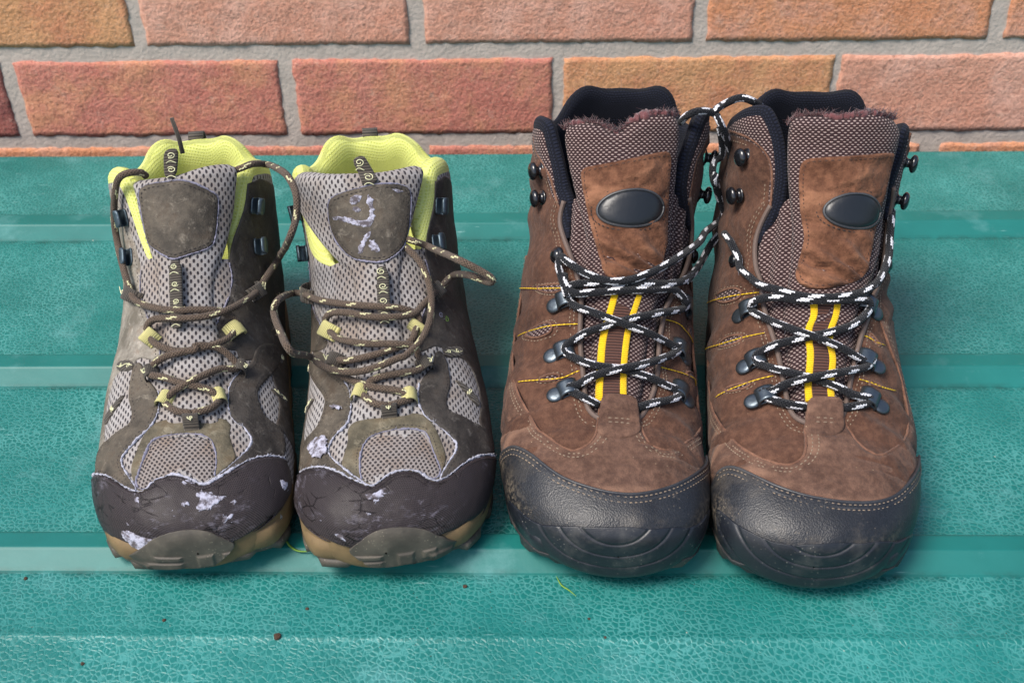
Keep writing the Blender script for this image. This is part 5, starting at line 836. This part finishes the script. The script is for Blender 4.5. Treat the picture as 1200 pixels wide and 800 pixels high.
    def lugs(P, f):
        x, z = P[:, 0]-5*s.m, P[:, 2]; o = .15*nzv(P, .12, 3.0)
        for cx, cz, rx_, rz_ in ((-13, 15, 8, 1.6), (-11, 19.5, 6, 1.1), (6, 17, 3.6, 3.6), (-25, 13, 5, 3), (22, 14, 5, 3.5), (17, 18, 3, 2)):
            k = np.maximum(np.abs(x-cx)/rx_, np.abs(z-cz)/rz_); o += .9/(1+np.exp((k-1)*14))
        return o
    s.grid_toe('toe_bumper', D['bump'], 'rubber_grey', th=3.6, disp=lugs, vback=.07)
    # tongue patch, pull tape, lace keeper
    po = s.panel('tongue_patch', patch, 'overlay_brown', off=lambda P: pad(P, -.4), th=1.8, edge=1.1, h=1.9, disp=lambda P: .7*nzv(P, .07, 7.0))
    fray(po, np.vstack([chaikin(patch, 2, True)]), lambda P: pad(P, .6), .55, .4, 'lilac_peel')
    s.stitch(st, s.inset(patch, 2.2), lambda P: pad(P, 1.5), 1.5, .9, .5, closed=True)
    if b == 2:
        for p in D['crack']:
            L = resample(chaikin(pq(p), 1, True), .9, True); L = L+RNG.normal(0, .35, L.shape)
            s.panel('worn_patch', L, 'peel_patch', off=lambda P: pad(P, 1.35)+.7*nzv(P, .07, 7.0), th=.35, edge=.5, h=1.2, smooth=0, parent=po)
    def tape(poly, nm, lift, mat='webbing_dark', curls=2):
        poly = pq(poly); c = poly.mean(0); to = s.panel(nm, poly, mat, off=lambda P: np.maximum(pad(P, 0), 0)+lift-.8, th=1.4, edge=.8, h=1.6, smooth=1)
        cb = Bag(); q0, q1 = poly[:, 1].min(), poly[:, 1].max(); w_ = .26*(poly[:, 0].max()-poly[:, 0].min()); off = lambda P: np.maximum(pad(P, 0), 0)+lift+.75
        for k in range(curls):
            cy = q0+(q1-q0)*(k+.55)/curls; near = poly[np.argsort(np.abs(poly[:, 1]-cy))[:4], 0]; cx = (near.min()+near.max())/2 if near.max()-near.min() > 3 else c[0]
            curl(s, cb, (cx, cy), min(2.2, max(1.5, w_)), 1.35, 2.4+k*1.7, off, 1 if k % 2 else -1, .27); stroke(s, cb, [(cx-2.2, cy-4.4), (cx-.4, cy-3.2), (cx+1.8, cy-4.6)], off, .27)
        cb.build('swirl_thread', 'thread_cream', to); return to
    tape(D['tape'], 'pull_tape', 1.6, curls=2); tape(D['keep'], 'lace_keeper', 4.2, curls=4)
    # webbing lace loops
    for kind, a, c in D['loops']:
        a, c = pq([a])[0], pq([c])[0]; g = Bag(); wd = 8.0 if kind == 'tan' else 7.0; s.strip(g, a, c, wd, 1.2, 6.0); lo = g.build('lace_loop', 'webbing_tan' if kind == 'tan' else 'webbing_dark', s.root)
        if kind == 'dark':
            cb = Bag(); mid = a+(c-a)*.35; curl(s, cb, mid, 1.4, 1.2, random.uniform(0, 6), 7.2, 1, .26); stroke(s, cb, [a+(c-a)*.1+[0, 1.5], a+(c-a)*.3-[0, 1.5], a+(c-a)*.6+[0, 1]], 7.2, .26); cb.build('swirl_thread', 'thread_cream', lo)
    for side, key in ((-1, 'hkL'), (1, 'hkR')):
        for q in pq(D[key]): open_hook(s, q, side)
    tag(st.build('stitching', 'thread_dark', s.root), kind='stuff')
    # heel pull loop standing behind the collar
    hb = Bag(); o, a, bb, n = s.frame(Q(1, .945), -1.0); t = np.linspace(0, math.pi, 12); V = []; U = []
    for i, k in enumerate(t):
        for sx, dz in ((-1, .4), (1, .4), (1, -.4), (-1, -.4)):
            rr = 6.5+dz; V.append(o+a*sx*4.5+bb*(rr*math.sin(k)*1.9)+n*(-rr*math.cos(k))); U.append((sx*4, i*1.8))
    hb.add(V, [(i*4+j, i*4+(j+1) % 4, (i+1)*4+(j+1) % 4, (i+1)*4+j) for i in range(11) for j in range(4)], U); hb.build('heel_loop', 'webbing_dark', s.root)
    laces(s, D['lace'], 'lace_brown', 1.9)
    if b == 2:      # small printed mark on the outer quarter
        g = Bag(); c = pq(D['mark'])[0]; e1 = np.array([1.0, -.25]); e2 = np.array([.2, 1.0])
        def gl(pts, x): stroke(s, g, [c+e1*(x+px)+e2*py for px, py in pts], 1.35, .22)
        gl([(1.4, .9), (.6, 1.5), (-.3, .9), (-.4, -.5), (.5, -1.2), (1.3, -.6), (1.2, .1), (.6, .1)], -2); gl([(2.2, -1.2), (2.3, -1.3), (2.5, -1.2)], -2)
        g.build('printed_letter', 'lilac_peel', s.root); g = Bag()
        gl([(-.3, 1.4), (-.3, -1.3), (.7, -1.1), (1.2, 0), (.7, 1.2), (-.3, 1.4)], 2); g.build('printed_letter', 'grass_green', s.root)
    else:           # loose cord end standing up behind the tongue
        g = Bag(); o = s.pt(Q(.02, .97), -14); g.add(*tube(np.array([o, o+[-1, 3, 8], o+[-3, 5, 19]]), [1.3, 1.2, 1.1], 8)); g.build('cord_end', 'webbing_dark', s.root)
    return s
thr_q = 118.0

# ------------------------------------------------------------------ brick wall behind the lid
def brick_mesh(w_, h_, seed, d=60, cell=4.0):
    nx, nzz = max(3, int(w_/cell)), max(2, int(h_/cell)); V = []; F = []
    for j in range(nzz+1):
        for i in range(nx+1):
            x, z = w_*i/nx, h_*j/nzz; e = min(x, w_-x, z, h_-z); y = -.6+.2*max(0, 1-e/1.2)**2
            p = (x, z, seed*17.0); y += .5*nz(p, .035)+.5*nz(p, .12)+.5*nz(p, .3)
            if e < .1:
                x += (1.6*nz(p, .06, 4)+1.3*nz(p, .25, 7))*(1 if x in (0, w_) else .3); z += (1.2*nz(p, .05, 9)+1.4*nz(p, .22, 3))
            V.append((x, y, z))
    k = nx+1
    for j in range(nzz):
        for i in range(nx): F.append((j*k+i, j*k+i+1, (j+1)*k+i+1, (j+1)*k+i))
    ring = [i for i in range(k)]+[j*k+nx for j in range(1, nzz+1)]+[nzz*k+i for i in range(nx-1, -1, -1)]+[j*k for j in range(nzz-1, 0, -1)]
    n0 = len(V); V += [(V[i][0], d, V[i][2]) for i in ring]; m = len(ring)
    for a in range(m): F.append((ring[a], n0+a, n0+(a+1) % m, ring[(a+1) % m]))
    F.append([n0+a for a in range(m)][::-1]); return V, F
wall = bpy.data.objects.new('brick_wall', None); COL.objects.link(wall); wall.location = (0, .895, 0)
tag(wall, 'red and orange brick wall with grey mortar behind the green lid', 'wall')
rows = {   # bottom z, height: (x0, x1, material)
 1: (72.5, 67, [(-770, -556, 'brick_red'), (-546, -334, 'brick_tan'), (-323, -109, 'brick_pink'), (-96, 118.5, 'brick_pink'), (130, 352, 'brick_orange'), (366, 580, 'brick_orange'), (592, 800, 'brick_red')]),
 2: (-7, 66.5, [(-880, -666, 'brick_orange'), (-656, -451, 'brick_deep_red'), (-438.5, -219.5, 'brick_red'), (-207, 6.5, 'brick_red'), (16, 235, 'brick_tan'), (241, 456, 'brick_pink'), (468, 682, 'brick_red')]),
 3: (-85, 66.5, [(-770, -560, 'brick_red'), (-548, -334, 'brick_orange'), (-322, -110, 'brick_red'), (-99, 115, 'brick_red'), (127, 318, 'brick_orange'), (336, 550, 'brick_orange'), (562, 780, 'brick_red')])}
pal = ['brick_red', 'brick_orange', 'brick_pink', 'brick_tan', 'brick_deep_red']
for r in (4, 5)+tuple(range(0, -3, -1)):      # the courses above and below the picture
    z = -164-79*(r-4) if r > 3 else 151.5-79*r; sh = 0 if r % 2 else 110
    rows[r] = (z, 67, [(x+sh, x+sh+214, random.choice(pal)) for x in range(-880, 700, 226)])
sd = 0
for r, (z, h_, L) in rows.items():
    for x0, x1, mt in L:
        sd += 1; V, F = brick_mesh(x1-x0, h_, sd, 60, 4.0 if r in (1, 2, 3) else 30.0); V = np.array(V)+[x0, 0, z]; link_mesh('brick', V, F, mt, wall)
# mortar: a slightly uneven sheet set back between the bricks
V = []; F = []; nx, ny = 260, 90
for j in range(ny+1):
    for i in range(nx+1):
        x, z = -900+1800*i/nx, -260+570*j/ny; V.append((x, .55+.6*nz((x, z, 0), .05)+.4*nz((x, z, 3), .2), z))
for j in range(ny):
    for i in range(nx): F.append((j*(nx+1)+i, j*(nx+1)+i+1, (j+1)*(nx+1)+i+1, (j+1)*(nx+1)+i))
n0 = len(V); V += [(-900, .6, 309), (900, .6, 309), (900, .6, 385), (-900, .6, 385), (900, 58, 385), (-900, 58, 385), (900, 58, -260), (-900, 58, -260)]; F += [(n0, n0+1, n0+2, n0+3), (n0+3, n0+2, n0+4, n0+5), (n0+5, n0+4, n0+6, n0+7)]
link_mesh('mortar', V, F, 'mortar', wall)
# ------------------------------------------------------------------ green storage-box lid
lid = bpy.data.objects.new('box_lid', None); COL.objects.link(lid); lid.location = (0, 0, -.003)
tag(lid, 'green grained plastic box lid with moulded ribs under the footwear', 'lid')
def sweep(name, prof, mat, x0=-720, x1=720, nx=48, parent=None, wav=.35):
    P = np.array(prof, float); V = []; F = []; n = len(P); xs = np.linspace(x0, x1, nx+1)
    for i, x in enumerate(xs):
        for y, z in P: V.append((x, y+wav*nz((x, y, 1), .006), z+wav*nz((x, y, 5), .008)))
    for i in range(nx):
        for j in range(n-1): F.append((i*n+j, (i+1)*n+j, (i+1)*n+j+1, i*n+j+1))
    return link_mesh(name, V, F, mat, parent)
def rounded(pts, it=2): return chaikin(np.array(pts, float), it)
RIB = [(712, 747), (541, 572), (392, 419)]
edges_ = [849, 747, 712, 572, 541, 419, 392, 180]
def flat(a, b):
    ys = np.arange(a, b, -6.0); return [(y, 0.0) for y in ys]+[(b, 0.0)]
sweep('grained_panel', rounded([(852, -46), (852, -8), (851, -1.5), (848, 0)], 2).tolist()+flat(846, 746), 'lid_plastic_grained', parent=lid)
sweep('grained_panel', flat(713, 571), 'lid_plastic_grained', parent=lid)
sweep('grained_panel', flat(542, 418), 'lid_plastic_grained', parent=lid)
fr_ = flat(393, 358)+rounded([(357, 0), (354.5, .5), (353, .45), (351, -.4), (345, -1.3)], 2).tolist()+[(y, -1.3-(345-y)*.10) for y in np.arange(340, 200, -6.)]
fr_ += rounded([(196, -16), (190, -17), (186, -22), (185, -34), (185, -60)], 2).tolist(); sweep('grained_panel', fr_, 'lid_plastic_grained', parent=lid)
for y0, y1 in RIB:
    w_ = y1-y0
    ym = y0+w_*.5
    sweep('rib', [(y1+.5, -.9), (y1, -.2), (y1-.3, .3), (y1-.5, .9), (y1-1.7, 3.6), (y1-2.0, 4.1), (y1-2.6, 4.5), (y1-3.4, 4.6), (y1-4.4, 4.62), (ym+1.4, 4.85), (ym+.6, 4.85), (ym, 4.7), (ym-.5, 4.35), (ym-1.2, 3.8), (y0+2.6, .75), (y0+2.0, .3), (y0+1.4, .12), (y0+.6, .08), (y0+.1, -.2), (y0-.4, -.9)], 'lid_plastic_smooth', parent=lid)
V, F = rbox(1440, 660, 4, .1); link_mesh('underside', V+[0, 516, -50], F, 'lid_plastic_smooth', lid)
# ------------------------------------------------------------------ footwear
DATA[1]['lat'] = -1; DATA[2]['lat'] = 1
build_grey(1, 'walking_shoe', 'grey mesh walking shoe at the far left, lime lining, smooth tongue patch, scuffed toe cap')
build_grey(2, 'walking_shoe', 'grey mesh walking shoe beside the brown boots, tongue patch cracked, lace looping out sideways')
build_brown(3, 'walking_boot', 'brown suede boot next to the grey shoes, black toe, oval badge on tongue')
build_brown(4, 'walking_boot', 'brown suede boot at the far right, wide tan tongue patch leaning outwards')
# ------------------------------------------------------------------ bits lying on the lid
def crumb(x, y, r, label, flat_=.7, mat='soil', cat='crumb', nm='soil_crumb'):
    bm = bmesh.new(); bmesh.ops.create_icosphere(bm, subdivisions=2, radius=r)
    for v in bm.verts: v.co *= 1+.45*nz(v.co*(1.2/r), 1, x); v.co.z = max(v.co.z*flat_, -r*.45)
    V = np.array([v.co[:] for v in bm.verts]); F = [[v.index for v in f.verts] for f in bm.faces]; bm.free()
    V[:, 2] -= V[:, 2].min(); o = link_mesh(nm, V, F, mat, smooth=False); o.location = (x*MM, y*MM, -.0032)
    tag(o, label, cat, 'crumbs on the lid'); return o
CRUMBS = [
 (None, (-125.6, 353.3, -3.0), 1.9, 'largest dark soil crumb on the lid, below the gap between the grey shoes'),
 (None, (-181.8, 362.6, -3.0), 1.0, 'small brown crumb below the toe of the far left grey shoe'),
 (None, (-39.0, 384.9, -3.0), 1.1, 'dark crumb on the lid below the outer toe of the second grey shoe'),
 (None, (-114.3, 370.4, -3.0), 0.9, 'tiny brown crumb on the lid just below the second grey toe'),
 (None, (20.8, 365.1, -3.0), 0.7, 'tiny dark crumb on the lid below the first brown boot toe'),
 (None, (-213.6, 338.5, -5.1), 1.0, 'small brown crumb nearest the lower left corner of the lid'),
 (None, (28.0, 353.9, -3.0), 0.9, 'dark crumb lying along the bend below the first brown boot'),
 (None, (95.7, 354.4, -3.0), 0.7, 'tiny dark crumb along the bend below the second brown boot'),
 (None, (-258.2, 388.6, -3.0), 1.0, 'brown crumb on the lid at the far left, level with the grey toe')]
for px, (x, y, z), r, lab in CRUMBS: 
    o = crumb(x, y, r, lab); o.location.z = (z-.2)*MM
def blade(pts, wd, label, nm='grass_sprig'):
    P = spline(np.array(pts, float), 1.0); n = len(P); t = np.linspace(0, 1, n); w_ = wd*np.sin(math.pi*np.clip(t*.9+.08, 0, 1)); tg = np.gradient(P, axis=0); sd_ = np.stack([-tg[:, 1], tg[:, 0], 0*t], 1); sd_ /= np.maximum(np.linalg.norm(sd_, axis=1, keepdims=True), 1e-9)
    V = np.concatenate([P-sd_*w_[:, None], P+[0, 0, .35], P+sd_*w_[:, None], P-[0, 0, .2]]); F = []
    for i in range(n-1):
        for a, c in ((0, 1), (1, 2), (2, 3), (3, 0)): F.append((a*n+i, a*n+i+1, c*n+i+1, c*n+i))
    o = link_mesh(nm, V, F, 'grass_green'); tag(o, label, 'grass', 'grass on the lid'); return o
blade([(-132.3, 412.5, 2.7), (-128.6, 406.6, 2.7), (-124.1, 403.1, 2.7), (-118.8, 402.5, 2.7), (-115.1, 403.7, 2.7)], .7, 'thin green grass sprig on the rib between the two grey shoes')
blade([(5.7, 391.3, -2.5), (8.1, 385.8, -2.5), (11.8, 382.5, -2.5), (15.1, 378.7, -2.5)], .5, 'thin curved grass blade on the lid below the first brown boot')

# fine grit scattered over the lid
gb_ = Bag()
for _ in range(520):
    x, y = random.uniform(-330, 330), (random.uniform(325, 830) if random.random() < .5 else random.gauss(372, 22)); r = random.uniform(.15, .45)
    if any(a-2 < y < c+2 for a, c in RIB): continue
    z0 = -3.0-(max(0, 345-y)*.10+(1.3 if y < 345 else 0)); V = np.array([(1, 0, 0), (-.6, .8, 0), (-.5, -.8, 0), (0, 0, .8)])*r+[x, y, z0]; gb_.add(V, [(0, 1, 3), (1, 2, 3), (2, 0, 3)])
tag(gb_.build('grit', 'soil', None, smooth=False), 'fine grit scattered over the green lid', 'grit', kind='stuff')
